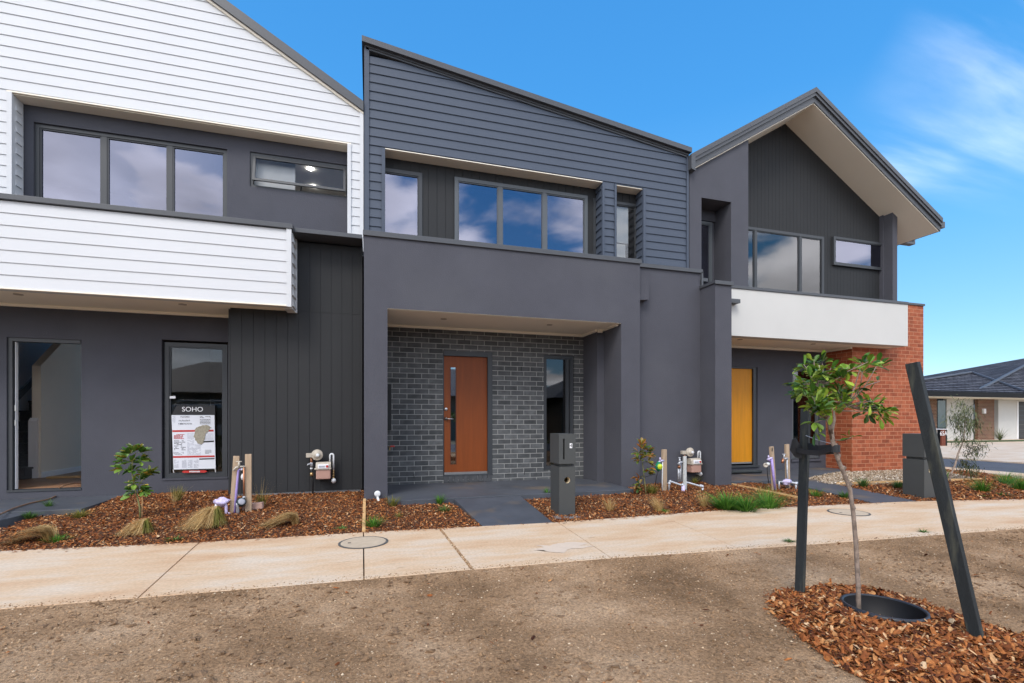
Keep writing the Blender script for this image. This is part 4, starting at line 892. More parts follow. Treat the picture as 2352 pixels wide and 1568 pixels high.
chipset('bark_mulch', mound_poly, moundz, 13000, .015, .062, 'chips', 14, label='loose bark chips heaped round the staked young tree', cat='mulch', avoid=lambda x, y: math.hypot(x - TR[0], y - TR[1]) < .232 or y < .3, fuzz=.05)
chipset('bark_fines', mound_poly, moundz, 12000, .006, .02, 'chips', 16, label='fine bark crumbs among the chips round the young tree', cat='mulch', avoid=lambda x, y: math.hypot(x - TR[0], y - TR[1]) < .232 or y < .6, fuzz=.10)
chipset('gravel', GR, lambda x, y: .087, 2600, .015, .05, 'gravel', 15, label='pale gravel strip under the red brick wall', cat='gravel')
def pebbles(name, region, n, smin, smax, mat, seed, zf, label):
    r = random.Random(seed); mb = MB(); x0, x1, y0, y1 = region
    for _ in range(n):
        x, y = r.uniform(x0, x1), r.uniform(y0, y1)
        if y > near_e(x) - .005: continue
        s = smin + (smax - smin) * r.random() ** 4; c = Vector((x, y, zf(x, y) + s * .15))
        v = [Vector((math.cos(k * 1.2566 + r.uniform(-.3, .3)), math.sin(k * 1.2566 + r.uniform(-.3, .3)), 0)) * s * r.uniform(.6, 1.1) for k in range(5)]
        mb.add([c + q for q in v] + [c + Vector((r.uniform(-.3, .3) * s, r.uniform(-.3, .3) * s, s * r.uniform(.35, .8)))], [(k, (k + 1) % 5, 5) for k in range(5)])
    o = mb.build(name, M[mat]); struct(o, 'stuff'); o['label'] = label; o['category'] = 'stones'; return o
pebbles('pebbles', (-3.2, 7.4, .75, 3.95), 42000, .0015, .010, 'pebble', 21, vergez, 'small pale stones and clods strewn over the dirt verge')
pebbles('dirt_clods', (-3.2, 7.4, .75, 3.95), 16000, .004, .020, 'dirt', 22, vergez, 'crumbly brown clods of soil across the dirt verge')
chipset('stray_bark', [(-2.5, 1), (6, 1), (6, 3.7), (-2.5, 3.7)], vergez, 9, .02, .06, 'chips', 23, label='stray bark pieces scattered over the dirt verge', cat='mulch')
r = random.Random(78); mb = MB(); ncl = 0
while ncl < 6500:
    x, y = r.uniform(-3, 7.2), r.uniform(.8, 3.8)
    if y > near_e(x) - .03 or nz3(x, y, 1.3) < r.uniform(-.3, .5): continue
    ncl += 1; s = .003 + .017 * r.random() ** 4; mb.blob((x, y, vergez(x, y) + s * .1), s, ncl, 6, 4, 1.6, (r.uniform(.8, 1.5), r.uniform(.7, 1.2), .6))
o = struct(mb.build('soil_lumps', M['lump']), 'stuff'); o['label'] = 'loose lumps of dug soil lying in patches on the verge'; o['category'] = 'soil'
r = random.Random(77); mb = MB(); mb2 = MB()
for _ in range(2200):
    x = r.uniform(-3.4, 7.6); e = abs(r.gauss(0, .045)) + (.10 * max(0, nz3(x, 1, 1.3))) * r.random(); s = r.uniform(.0015, .007); c_ = Vector((x, near_e(x) + e, .0005))
    v = [c_ + Vector((math.cos(k * 1.2566 + r.uniform(-.3, .3)), math.sin(k * 1.2566 + r.uniform(-.3, .3)), 0)) * s for k in range(5)]
    mb.add(v + [c_ + Vector((0, 0, s * .7))], [(k, (k + 1) % 5, 5) for k in range(5)])
o = struct(mb.build('spilled_soil', M['pebble']), 'stuff'); o['label'] = 'crumbs of soil spilled onto the near edge of the footpath'; o['category'] = 'soil'
for _ in range(900):
    x = r.uniform(-3.4, 10); 
    if 1.1 < x < 2.1 and r.random() < .6: continue
    y = far_e(x) - abs(r.gauss(0, .05)); l = r.uniform(.008, .028); a = r.uniform(0, 6.28); u = Vector((math.cos(a), math.sin(a), r.uniform(-.1, .3))) * l; w_ = Vector((-math.sin(a), math.cos(a), 0)) * l * .3; c_ = Vector((x, y, .004))
    mb2.add([c_ - u, c_ + w_, c_ + u, c_ - w_], [(0, 1, 2, 3)])
o = struct(mb2.build('spilled_bark', M['chips']), 'stuff'); o['label'] = 'stray bark bits along the far edge of the footpath'; o['category'] = 'mulch'
# gravelly filling of the wide joint
(fx_, nx2) = JX[4]; mb = MB()
for _ in range(900):
    t_ = r.random(); x = fx_ + (nx2 - fx_) * t_ + r.uniform(-.014, .018); y = far_e(fx_) + (near_e(nx2) - far_e(fx_)) * t_; s = r.uniform(.003, .009); c_ = Vector((x, y, -.006 + r.uniform(0, .005)))
    v = [c_ + Vector((math.cos(k * 1.2566 + r.uniform(-.3, .3)), math.sin(k * 1.2566 + r.uniform(-.3, .3)), 0)) * s for k in range(5)]
    mb.add(v + [c_ + Vector((0, 0, s * .7))], [(k, (k + 1) % 5, 5) for k in range(5)])
o = struct(mb.build('joint_gravel', M['pebble']), 'stuff'); o['label'] = 'gritty debris filling the wide joint in the footpath'; o['category'] = 'gravel'

# edging strips
def strip(label, a, b, w_, zlo, zup, mat):
    a = Vector(a); b = Vector(b); d = (b - a); n = Vector((-d.y, d.x, 0)).normalized() * w_ / 2
    mb = MB(); mb.add([a - n + Vector((0, 0, zlo)), b - n + Vector((0, 0, zlo)), b + n + Vector((0, 0, zlo)), a + n + Vector((0, 0, zlo)), a - n + Vector((0, 0, zup)), b - n + Vector((0, 0, zup)), b + n + Vector((0, 0, zup)), a + n + Vector((0, 0, zup))], [(0, 3, 2, 1), (4, 5, 6, 7), (0, 1, 5, 4), (1, 2, 6, 5), (2, 3, 7, 6), (3, 0, 4, 7)])
    return tag(mb.build('timber_edging', M[mat]), label, 'garden edging', 'timber garden edging strips')
strip('short pine strip running from the left porch pillar to the footpath', (-.075, 6.98, bedz(0, 6.98)), (-.065, 5.42, bedz(0, 5.42)), .035, -.05, .022, 'pine')
ea, eb = G(1643, 1106, .1), G(1836, 1145, .02)
strip('long thin pine strip crossing the mulch from the grey fin wall', ea, eb, .022, -.03, .03, 'pine')
strip('low pine board holding the gravel under the brick wall', (7.76, 6.40, .02), (10.95, 6.14, .02), .03, -.04, .095, 'pine')
# manhole covers
def cover(px, py, r, label):
    p = G(px, py, 0); t = thing('manhole_cover', label, 'manhole cover', (p.x, p.y, 0), 'concrete filled access covers')
    MB().lathe([(r, .0015), (r, .006), (r - .022, .006), (r - .022, .0015)], (p.x, p.y, 0), (0, 0, 1), 40).build('rim', pm('cover_rim', (.10, .10, .095), .6, .2, 20), t)
    MB().lathe([(r - .023, .001), (r - .023, .007), (.001, .0072)], (p.x, p.y, 0), (0, 0, 1), 40).build('infill', pm('cover_concrete', (.50, .40, .29), .85, .1, 12, .2, 80, stain=((.40, .30, .2), 6, .6, .8)), t)
    MB().box(p.x - r * .62, p.x - r * .5, p.y - .012, p.y + .012, .0065, .0085).build('lifting_slot', M['ink'], t)
    return t
cover(835, 1246, .235, 'round concrete cover in the footpath in front of the middle house')
cover(1949, 1177, .235, 'round concrete cover in the footpath behind the young tree trunk')
# ================================================================== PLANTS
def blade(mb, b, d, ln_, bend, w_, seg=4, side=None):
    d = Vector(d).normalized(); side = side or d.cross(Vector((0, 0, 1)));
    if side.length < .05: side = Vector((1, 0, 0))
    side = side.normalized(); b = Vector(b); v = []
    for i in range(seg + 1):
        t = i / seg; p = b + d * ln_ * t + Vector(bend) * t * t; ww_ = w_ * (1 - t * .92) / 2
        v += [p - side * ww_, p + side * ww_]
    mb.add(v, [(2 * i, 2 * i + 1, 2 * i + 3, 2 * i + 2) for i in range(seg)])
def tuft(px, py, h, n, spread, wind, mat, label, z=None, name='grass_tussock', cat='grass tuft', wd=.004, group='grass tufts in the mulch beds', droop=.3, mix=None, at=None):
    if at: p = Vector(at)
    else:
        p = G(px, py, z if z is not None else .05)
        if z is None: p = G(px, py, bedz(p.x, p.y)); 
    r = random.Random(int(px * 13 + py)); mb = MB()
    if mat in ('lush', 'weed') and h < .2: h *= 1.3; n = int(n * 1.5); wd *= 1.2
    for i in range(n):
        a = r.uniform(0, 2 * math.pi); s = r.random() ** .6 * spread; rad = Vector((math.cos(a), math.sin(a), 0))
        base = p + rad * s * .22 * h * 1.2; d = rad * s * r.uniform(.5, 1.1) + Vector((0, 0, 1)); l = h * r.uniform(.55, 1.1)
        be = rad * l * droop * s + Vector(wind) * l * r.uniform(.6, 1.2) + Vector((0, 0, -l * droop * r.uniform(.5, 1.3)))
        blade(mb, base, d, l, be, wd * r.uniform(.6, 1.3))
    o = mb.build(name, M[mat]); ob = bpy.data.objects.get(o.name)
    for v in o.data.vertices: v.co = v.co - p
    o.location = p; tag(o, label, cat, group)
    return o
def arc(mb, P_, w_):
    n = len(P_); v = []
    for i, p in enumerate(P_):
        d = (P_[min(i + 1, n - 1)] - P_[max(i - 1, 0)]); s = d.cross(Vector((0, 0, 1))); s = s.normalized() if s.length > 1e-6 else Vector((1, 0, 0)); k = w_ / 2 * (1 - .8 * i / (n - 1)); v += [p - s * k, p + s * k]
    mb.add(v, [(2 * i, 2 * i + 1, 2 * i + 3, 2 * i + 2) for i in range(n - 1)])
def wtuft(px, py, L_, n, width, mat, label, mat2='olive'):
    """wind-flattened tussock: the crown is on the right, the dry blades sweep down to the left"""
    p = G(px, py, .05); p = G(px, py, bedz(p.x, p.y)); r = random.Random(int(px)); mb = MB()
    for i in range(n):
        a = r.gauss(0, .5); hh = r.uniform(.5, 1.0); l = L_ * r.uniform(.6, 1.0) * (.55 + .45 * hh); ox = r.uniform(-.04, .02)
        arc(mb, [p + Vector((ox - l * (1 - math.cos(math.pi * t * .5)) * (.55 + .45 * t), a * width * (.25 + .75 * t) - .03 * t, L_ * .36 * hh * math.sin(math.pi * min(1, .03 + .95 * t)) * (1 - .15 * t))) for t in (0, .15, .3, .5, .7, .85, 1)], .0045)
    o = mb.build('grass_tussock', M[mat])
    for v in o.data.vertices: v.co = v.co - p
    o.location = p; tag(o, label, 'grass tuft', 'grass tufts in the mulch beds'); return o
def dome(px, py, Rr, n, label):
    p = G(px, py, .05); p = G(px, py, bedz(p.x, p.y)); r = random.Random(int(px)); mb = MB(); mb2 = MB()
    for i in range(n):
        a = r.uniform(0, 2 * math.pi); up = r.uniform(.35, 1); rad = Vector((math.cos(a), math.sin(a), 0))
        base = p + Vector((Rr * .3, 0, 0)); rr2 = Rr * (1.0 if rad.x > 0 else 1.35) * r.uniform(.6, 1.1)
        P_ = [base + rad * rr2 * (1 - math.cos(math.pi * t * .55)) * .9 + Vector((-Rr * .45 * t * t, 0, Rr * 1.15 * up * math.sin(math.pi * t * .93) * (1 - .1 * t) + .004)) for t in (0, .18, .36, .54, .72, .9, 1)]
        arc(mb if (rad.x < .55 or up < .5) else mb2, P_, .0045)
    t = thing('grass_tussock', label, 'grass tuft', p, 'grass tufts in the mulch beds')
    mb.build('dry_blades', M['tan'], t); mb2.build('green_blades', M['olive'], t); return t
wtuft(118, 1243, .50, 420, .20, 'tan', 'straw tussock blown flat to the left, nearest the left edge')
tuft(130, 1247, .10, 90, 1.3, (0, 0, 0), 'lush', 'bright green grass clump against the leftmost straw tussock', wd=.007)
tuft(68, 1190, .10, 70, 1.2, (0, 0, 0), 'weed', 'low green weed beside the left entry path', wd=.008)
tuft(112, 1163, .10, 40, 1.0, (0, 0, 0), 'weed', 'wispy green weed growing from the left path edge', wd=.006)
tuft(182, 1188, .15, 200, 1.3, (-.15, 0, 0), 'olive', 'yellow green tuft left of the small magnolia', wd=.005)
dome(322, 1228, .15, 520, 'round straw tussock in front of the small magnolia')
tuft(408, 1148, .23, 130, .62, (.05, 0, 0), 'olive', 'upright lime tuft under the window with the notice', droop=.12, wd=.006)
tuft(402, 1152, .26, 30, .8, (.12, 0, 0), 'tan', 'thin dry stalks above the lime tuft under the notice window', droop=.1, wd=.003)
dome(480, 1212, .21, 900, 'largest round straw tussock, left of the purple pipe')
tuft(600, 1162, .22, 110, .6, (0, 0, 0), 'olive', 'green tuft right of the two timber stakes', droop=.1, wd=.006)
tuft(601, 1158, .36, 24, .55, (.06, 0, 0), 'tan', 'fine dry seed stalks right of the two timber stakes', droop=.05, wd=.0025)
wtuft(682, 1206, .46, 420, .16, 'tan', 'straw tussock blown left beside the footpath edge')
tuft(402, 1243, .06, 50, 1.6, (0, 0, 0), 'weed', 'flat weed at the footpath edge below the large tussock', wd=.012)
tuft(787, 1219, .06, 26, 1.7, (-.3, 0, 0), 'weed', 'flat leafed weed at the footpath left of the pine strip', wd=.02)
tuft(858, 1213, .15, 130, .9, (.05, 0, 0), 'lush', 'bright green grass clump right of the pine strip', wd=.006)
tuft(903, 1162, .20, 150, .85, (0, 0, 0), 'olive', 'gold green tuft at the foot of the left porch pillar', wd=.005)
tuft(916, 1190, .10, 70, 1.0, (0, 0, 0), 'olive', 'tiny rust tipped tuft in the middle of the porch bed', wd=.005)
tuft(1010, 1157, .14, 80, .7, (0, 0, 0), 'lush', 'upright green sprig at the porch slab edge', wd=.006)
tuft(1020, 1176, .10, 60, 1.5, (.1, 0, 0), 'weed', 'spreading dark weed beside the middle entry path', wd=.008)
tuft(1257, 1137, .12, 60, .6, (0, 0, 0), 'lush', 'small green sprig behind the numbered letterbox', wd=.006)
tuft(1401, 1175, .25, 160, .55, (.0, 0, 0), 'tan', 'thin straw tuft right of the numbered letterbox', droop=.25)
tuft(1512, 1176, .28, 200, .55, (-.35, 0, 0), 'tan', 'straw tuft leaning left below the russet shrub', droop=.2)
tuft(1526, 1178, .06, 60, 1.3, (0, 0, 0), 'lush', 'lime weed rosette at the footpath edge', wd=.008)
tuft(1616, 1166, .25, 170, .5, (-.05, 0, 0), 'tan', 'straw tuft right of the galvanised pipes', droop=.2)
tuft(1497, 1133, .22, 190, .9, (0, 0, 0), 'olive', 'amber green tuft at the base of the russet shrub', wd=.006)
tuft(1596, 1108, .18, 110, 1.1, (0, 0, 0), 'olive', 'wispy amber tuft against the wall below the gas meter')
tuft(1668, 1170, .36, 330, 1.2, (-.1, 0, 0), 'lush', 'tall bright green grass clump by the footpath', wd=.013)
tuft(1712, 1174, .30, 280, 1.35, (-.15, 0, 0), 'lush', 'broad dark green arching clump by the footpath', wd=.014)
tuft(1765, 1167, .38, 380, 1.25, (.05, 0, 0), 'lush', 'rightmost green grass clump before the black stake', wd=.007)
tuft(1752, 1150, .36, 160, .8, (.05, 0, 0), 'olive', 'feathery gold grass rising behind the green clumps', wd=.003)
tuft(1875, 1142, .16, 90, .9, (0, 0, 0), 'lush', 'small green tuft beside the right entry path', wd=.006)
tuft(1940, 1146, .13, 90, .9, (0, 0, 0), 'weed', 'leafy green sprig left of the young tree trunk in the bed', wd=.009)
tuft(1984, 1118, .17, 90, .8, (0, 0, 0), 'weed', 'green sprig at the gravel edge behind the young tree', wd=.009)
tuft(2063, 1120, .15, 100, 1.2, (0, 0, 0), 'weed', 'green sprig at the gravel edge left of the far letterbox', wd=.009)
tuft(2172, 1100, .30, 50, .5, (0, 0, 0), 'lush', 'thin green blades behind the leaning stake', wd=.006)
tuft(2256, 1130, .34, 280, .9, (-.25, 0, 0), 'lush', 'green tussock right of the feathery sapling', wd=.006, droop=.35)
tuft(2310, 1110, .34, 240, .9, (.3, 0, 0), 'lush', 'windswept green tussock nearest the side street', wd=.006, droop=.35)
tuft(2345, 1125, .40, 300, .9, (-.1, 0, 0), 'lush', 'large green tussock at the right edge', wd=.006, droop=.35)
tuft(2300, 1140, .08, 140, 2.4, (0, 0, 0), 'weed', 'low green creeper by the corner of the footpath', wd=.012)
tuft(2262, 1143, .06, 80, 2.2, (0, 0, 0), 'weed', 'flat weed at the footpath below the green tussock', wd=.012)
tuft(1812, 1246, .05, 60, 1.5, (0, 0, 0), 'weed', 'tiny weed on the verge left of the black stake', z=-.01, wd=.008, group='weeds on the verge')
tuft(2120, 1224, .05, 34, 1.3, (0, 0, 0), 'weed', 'tiny weed on the verge left of the leaning stake', z=-.01, wd=.009, group='weeds on the verge')
def leaf(mb, b, d, up, l, w_, curl=.15, wide=.62):
    d = Vector(d).normalized(); s = d.cross(Vector(up));
    if s.length < .05: s = d.orthogonal()
    s.normalize(); n = s.cross(d); b = Vector(b)
    prof = [(0, .06), (.25, .55), (wide, 1.0), (.86, .72), (1, .05)]; v = []
    for t, ww_ in prof:
        c = b + d * l * t - n * curl * l * t * t; e = n * w_ * .22 * ww_
        v += [c - s * w_ / 2 * ww_ + e, c, c + s * w_ / 2 * ww_ + e]
    f = []
    for i in range(4): f += [(3 * i, 3 * i + 1, 3 * i + 4, 3 * i + 3), (3 * i + 1, 3 * i + 2, 3 * i + 5, 3 * i + 4)]
    mb.add(v, f)
def cluster(mb, c, n, rad, l, w_, r, up=.5, bias=(0, 0, 0)):
    for _ in range(n):
        d = Vector((r.gauss(0, 1), r.gauss(0, 1), r.gauss(up, .7))).normalized()
        b = Vector(c) + d * rad * r.uniform(.1, .7)
        leaf(mb, b, d + Vector(bias), Vector((r.gauss(0, .4), r.gauss(0, .4), 1)), l * r.uniform(.7, 1.15), w_ * r.uniform(.75, 1.1), r.uniform(-.05, .35))
# --- young street tree in the verge
TY = 2.24
t = thing('street_tree', 'young broadleaf tree with bent trunk tied to a black stake', 'tree', (2.89, TY, 0))
tp = [(1973, 1402), (1971, 1340), (1966, 1250), (1960, 1178), (1952, 1123), (1938, 1086), (1926, 1058), (1918, 1034), (1912, 1010), (1909, 988)]
TP = [pt(x, y, TY) for x, y in tp]; TP[0].z = -.12
rad_ = [.0145, .013, .0122, .0118, .0115, .0115, .0118, .012, .0125, .0135]
mb = MB(); mb.tube(TP, rad_, 10)
for k in range(2, 8): mb.blob(TP[k] + Vector((0, 0, .03)), .0145, k, 8, 6, .3)
r = random.Random(5)
def z2b(x, y): return 1727.7 + x * .30482, 772 + y * .30482
ends = [(440, 205, .06), (470, 250, -.05), (555, 165, .10), (632, 165, .12), (700, 235, -.02), (690, 270, .1), (770, 200, -.12), (830, 180, .0), (850, 215, -.1), (880, 245, .05), (300, 370, -.1), (270, 345, -.12), (330, 395, -.06), (400, 300, -.04), (420, 330, .08), (350, 440, -.1), (330, 510, -.16), (400, 530, -.12), (290, 500, -.2), (470, 470, -.05), (480, 545, -.14), (450, 420, .1), (530, 520, .0), (490, 380, .06), (640, 400, .14), (690, 430, .02), (620, 350, .1), (740, 400, .1), (780, 370, .0), (800, 420, .12), (640, 500, -.05), (700, 480, .04), (800, 480, -.1), (860, 530, -.08), (850, 570, -.12), (920, 490, .0), (960, 540, -.04), (980, 520, .05), (900, 560, .03), (640, 300, -.05), (600, 230, .0), (520, 270, .05)]
fork = TP[-1]; mids = [((575, 480), .0), ((650, 560), .03), ((520, 620), -.03), ((575, 360), .04), ((740, 530), .02), ((470, 380), -.02)]
M3 = [Vector(pt(*z2b(*m), TY)) + Vector((0, dy, 0)) for m, dy in mids]
mb.tube([fork - Vector((0, 0, .02)), (fork + M3[0]) / 2 + Vector((-.01, 0, 0)), M3[0], M3[3]], [.014, .011, .009, .006], 8)
mb.tube([fork - Vector((0, 0, .03)), (fork + M3[1]) / 2 + Vector((.015, 0, 0)), M3[1], M3[4]], [.010, .008, .006, .005], 8)
mb.tube([fork - Vector((0, 0, .05)), (fork + M3[2]) / 2, M3[2], Vector(pt(*z2b(430, 560), TY - .05))], [.008, .006, .005, .004], 6)
mb.tube([M3[0], Vector(pt(*z2b(540, 420), TY)), M3[5], Vector(pt(*z2b(505, 220), TY + .02))], [.008, .007, .006, .005], 6)
cr = MB()
for (x, y, dy) in ends:
    e = Vector(pt(*z2b(x, y), TY)) + Vector((0, dy * .8, 0)); m = min(M3 + [fork], key=lambda q: (q - e).length + (0 if q.z < e.z + .03 else .15))
    mb.tube([m, (m * .45 + e * .55) + Vector((r.gauss(0, .01), r.gauss(0, .01), r.gauss(.0, .01))), e], [.0045, .003, .002], 5)
    cluster(cr, e - Vector((0, 0, .018)), 10, .036, .066, .031, r, .1, (e - m) * 2.0)
    if r.random() < .6: cluster(cr, (m * .4 + e * .6), 5, .025, .055, .03, r, .4)
mb.tube([TP[-2], Vector(pt(*z2b(690, 785), TY - .05)), Vector(pt(*z2b(745, 762), TY - .08))], .003, 5); cluster(cr, pt(*z2b(740, 765), TY - .08), 5, .02, .05, .018, r)
mb.tube([M3[4], Vector(pt(*z2b(860, 370), TY)), Vector(pt(*z2b(960, 340), TY))], .003, 5); cluster(cr, pt(*z2b(940, 343), TY), 6, .03, .055, .02, r, .1, (.4, 0, 0))
mb.tube([M3[2], Vector(pt(*z2b(470, 650), TY - .08))], .003, 5); cluster(cr, pt(*z2b(470, 640), TY - .08), 8, .03, .065, .03, r, -.3); cluster(cr, pt(*z2b(468, 720), TY - .05), 4, .02, .07, .03, r, -.8)
mb.build('trunk', M['bark'], t, True); cr.build('crown', M['leaf'], t)
# --- collar
c = thing('tree_collar', 'black plastic collar sunk in the bark chips round the young tree', 'tree collar', (TR[0], TR[1], 0))
def tiltp(r_, h, k): a = 2 * math.pi * k / 48; return (TR[0] + r_ * math.cos(a), TR[1] + r_ * math.sin(a), h + .03 * math.cos(a) * -0.2)
mb = MB(); prof = [(.226, -.05), (.228, .030), (.222, .040), (.210, .040), (.204, .032)]
for i, (r_, h_) in enumerate(prof):
    for k in range(48): mb.v.append(tiltp(r_, h_, k))
mb.f = [(i * 48 + k, i * 48 + (k + 1) % 48, (i + 1) * 48 + (k + 1) % 48, (i + 1) * 48 + k) for i in range(len(prof) - 1) for k in range(48)]
mb.build('rim', M['collar'], c, True)
mb = MB(); prof = [(.2035, .034), (.201, -.16), (.001, -.16)]
for i, (r_, h_) in enumerate(prof):
    for k in range(48): mb.v.append(tiltp(r_, h_, k))
mb.f = [(i * 48 + k, i * 48 + (k + 1) % 48, (i + 1) * 48 + (k + 1) % 48, (i + 1) * 48 + k) for i in range(2) for k in range(48)]
mb.build('inner_wall', M['collarshade'], c, True)
chipset('bark_in_collar', [(TR[0] + .19 * math.cos(k * .5236), TR[1] + .19 * math.sin(k * .5236)) for k in range(12)], lambda x, y: -.145, 3500, .02, .07, 'chips', 31, label='dark bark pieces lying inside the black collar', cat='mulch')
cp = G(2046, 1409, -.06); cp.y = TR[1] + .03
tag(MB().lathe([(.013, 0), (.016, .03), (.012, .034)], (TR[0] + .05, TR[1] - .02, -.13), (0, 0, 1), 14).build('purple_cap', M['lilac'], None, True), 'small purple cap inside the black tree collar', 'pipe cap')
# --- stakes
def stake(base, top, w_, mat, label, name='timber_stake', group=None, rot=0.6, chamf=True, cat='stake'):
    base = Vector(base); top = Vector(top); ax = (top - base).normalized(); a = Vector((math.cos(rot), math.sin(rot), 0)); a = (a - ax * a.dot(ax)).normalized(); b = ax.cross(a)
    mb = MB(); v = []
    for p in (base, top):
        for i, j in ((-1, -1), (1, -1), (1, 1), (-1, 1)): v.append(p + a * i * w_[0] / 2 + b * j * w_[1] / 2)
    mb.add(v, [(0, 3, 2, 1), (4, 5, 6, 7), (0, 1, 5, 4), (1, 2, 6, 5), (2, 3, 7, 6), (3, 0, 4, 7)])
    return mb, ax, a, b
SB = G(1836, 1361, .0); SBp = Vector((SB.x, SB.y, -.1)); STp = Vector(pt(1851, 939, SB.y)) 
mb, *_ = stake(SBp, STp, (.052, .052), 'blackstake', '', rot=.45)
s1 = thing('tree_stake', 'upright black stake with webbing tie left of the young tree', 'stake', (SB.x, SB.y, 0), 'black stained tree stakes')
mb.build('post', M['blackstake'], s1, bevel=.003)
LB = G(2243, 1465, .02); LT = Vector((pt(2096, 833, 1.95)))
d_ = (LT - LB).normalized(); mb, *_ = stake(LB - d_ * .12, LT, (.056, .056), 'blackstake', '', rot=.30)
s2 = thing('tree_stake', 'tall black stake leaning left at the far right of the bark heap', 'stake', (LB.x, LB.y, 0), 'black stained tree stakes')
mb.build('post', M['blackstake'], s2, bevel=.003)
# webbing tie
tie = thing('tree_tie', 'black webbing strap tying the young tree to the upright stake', 'tree tie', pt(1885, 1030, 2.5))
sa = SB.copy(); tz = wz(1850, 1033, SB.y); tc = TP[-3] if False else Vector(pt(1919, 1030, TY))
def band(pts, h_, th=.004):
    mb = MB(); v = []
    for p, dz in pts:
        for k in (-1, 1): v.append(Vector(p) + Vector((0, 0, k * h_ / 2 + dz)))
    mb.add(v, [(2 * i, 2 * i + 2, 2 * i + 3, 2 * i + 1) for i in range(len(pts) - 1)]); return mb
s_c = Vector((sa.x + .012, sa.y, tz)); dv = (tc - s_c); dv.z = 0; dn = dv.normalized(); sn = Vector((-dn.y, dn.x, 0))
loop = []
for k in range(9):
    a = math.pi / 2 + math.pi * k / 8; loop.append((s_c + (dn * math.cos(a) + sn * math.sin(a)) * .047 + Vector((0, 0, .0)), .0))
L1 = loop
front = [(s_c - sn * .040 + dn * .02, 0), (s_c - sn * .02 + dv * .35, -.006), (s_c - sn * .006 + dv * .6, -.004), (tc - sn * .020 - dn * .01, 0)]
back = [(tc + sn * .020 - dn * .01, 0), (s_c + sn * .012 + dv * .5, .012), (s_c + sn * .040 + dn * .02, .02)]
tip = [(tc + (dn * math.cos(a) + sn * math.sin(a)) * .022, 0) for a in [-math.pi / 2 + math.pi * k / 6 for k in range(7)]]
mb = band(L1, .055); o = mb.build('stake_loop', M['strap'], tie)
for nm, pts_, hh in (('front_strap', front, .034), ('back_strap', back, .062), ('trunk_loop', tip, .045)):
    band(pts_, hh).build(nm, M['strap'], tie)
for ch in tie.children:
    m_ = ch.modifiers.new('thickness', 'SOLIDIFY'); m_.thickness = .004; m_.offset = 0
kf = s_c - sn * .034
mb = MB(); mb.add([kf + Vector((-.045, -.02, .075)), kf + Vector((-.025, -.025, .085)), kf + Vector((.05, -.02, .0)), kf + Vector((.018, -.03, -.06)), kf + Vector((-.02, -.02, -.05)), kf + Vector((-.055, -.01, -.0))], [(0, 5, 4, 3, 2, 1)])
o = mb.build('folded_end', M['strap'], tie); m_ = o.modifiers.new('thickness', 'SOLIDIFY'); m_.thickness = .006
p0 = pt(1851, 1000, SB.y - .03); p1 = pt(1880, 1011, 2.45); p2 = pt(1915, 1020, TY)
MB().tube([p0, p1, p2], .0022, 6).build('wire', M['galv'], tie)
# --- small magnolia in the left bed
def shrub(px, py, spec, scale, mat, label, kind, seed, tw='twig', name='magnolia_shrub', leafL=.1, leafW=.04, extra=None):
    g = G(px, py, .05); g = G(px, py, bedz(g.x, g.y)); Yp = g.y; r = random.Random(seed)
    t = thing(name, label, 'shrub', g)
    st_, lf_ = MB(), MB()
    for pts_, rad in spec['stems']:
        P = [Vector(pt(x, y, Yp)) for x, y in pts_]
        st_.tube(P, [rad * (1 - .5 * i / (len(P) - 1)) for i in range(len(P))], 7)
    for x, y, n, up, dx in spec['leaves']:
        c = Vector(pt(x, y, Yp)) + Vector((0, r.uniform(-.05, .05), 0))
        for _ in range(int(n * 1.8)):
            d = Vector((r.gauss(dx, .8), r.gauss(0, .8), r.gauss(up, .35)))
            leaf(lf_, c + d.normalized() * .01, d, Vector((r.gauss(0, .3), r.gauss(0, .3) - .2, 1)), leafL * r.uniform(.7, 1.15), leafW * r.uniform(.8, 1.15), r.uniform(-.1, .3), .55)
    st_.build('stem', M[tw], t, True); lf_.build('foliage', M[mat], t)
    return t
mg = shrub(322, 1190, dict(stems=[([(322, 1192), (321, 1165), (315, 1140), (308, 1115), (303, 1085), (304, 1060), (312, 1040)], .010), ([(311, 1125), (325, 1105), (335, 1090)], .006), ([(304, 1062), (290, 1050)], .004)],
    leaves=[(312, 1036, 10, 1.1, .1), (303, 1042, 9, .8, -.2), (324, 1040, 8, .8, .4), (288, 1052, 9, .5, -.8), (280, 1060, 5, .2, -1), (300, 1062, 10, .2, -.1), (320, 1058, 9, .3, .6), (286, 1076, 8, .1, -.8), (302, 1080, 8, .2, .1), (330, 1092, 9, .6, .6), (342, 1088, 7, .5, .8), (320, 1102, 8, .3, .3), (308, 1110, 7, .1, -.4), (325, 1115, 6, 0, .6), (300, 1125, 4, -.1, -1), (312, 1132, 5, -.2, .4), (330, 1128, 4, -.2, .8), (300, 1140, 3, .0, -1)]), 1, 'magleaf', 'small magnolia with glossy leaves in front of the left house', 'shrub', 3, leafL=.105, leafW=.050)
MB().tube([Vector(pt(326, 1188, mg.location.y + .02)), Vector(pt(327, 1135, mg.location.y + .02))], .005, 6).build('support_cane', M['pine'], mg)
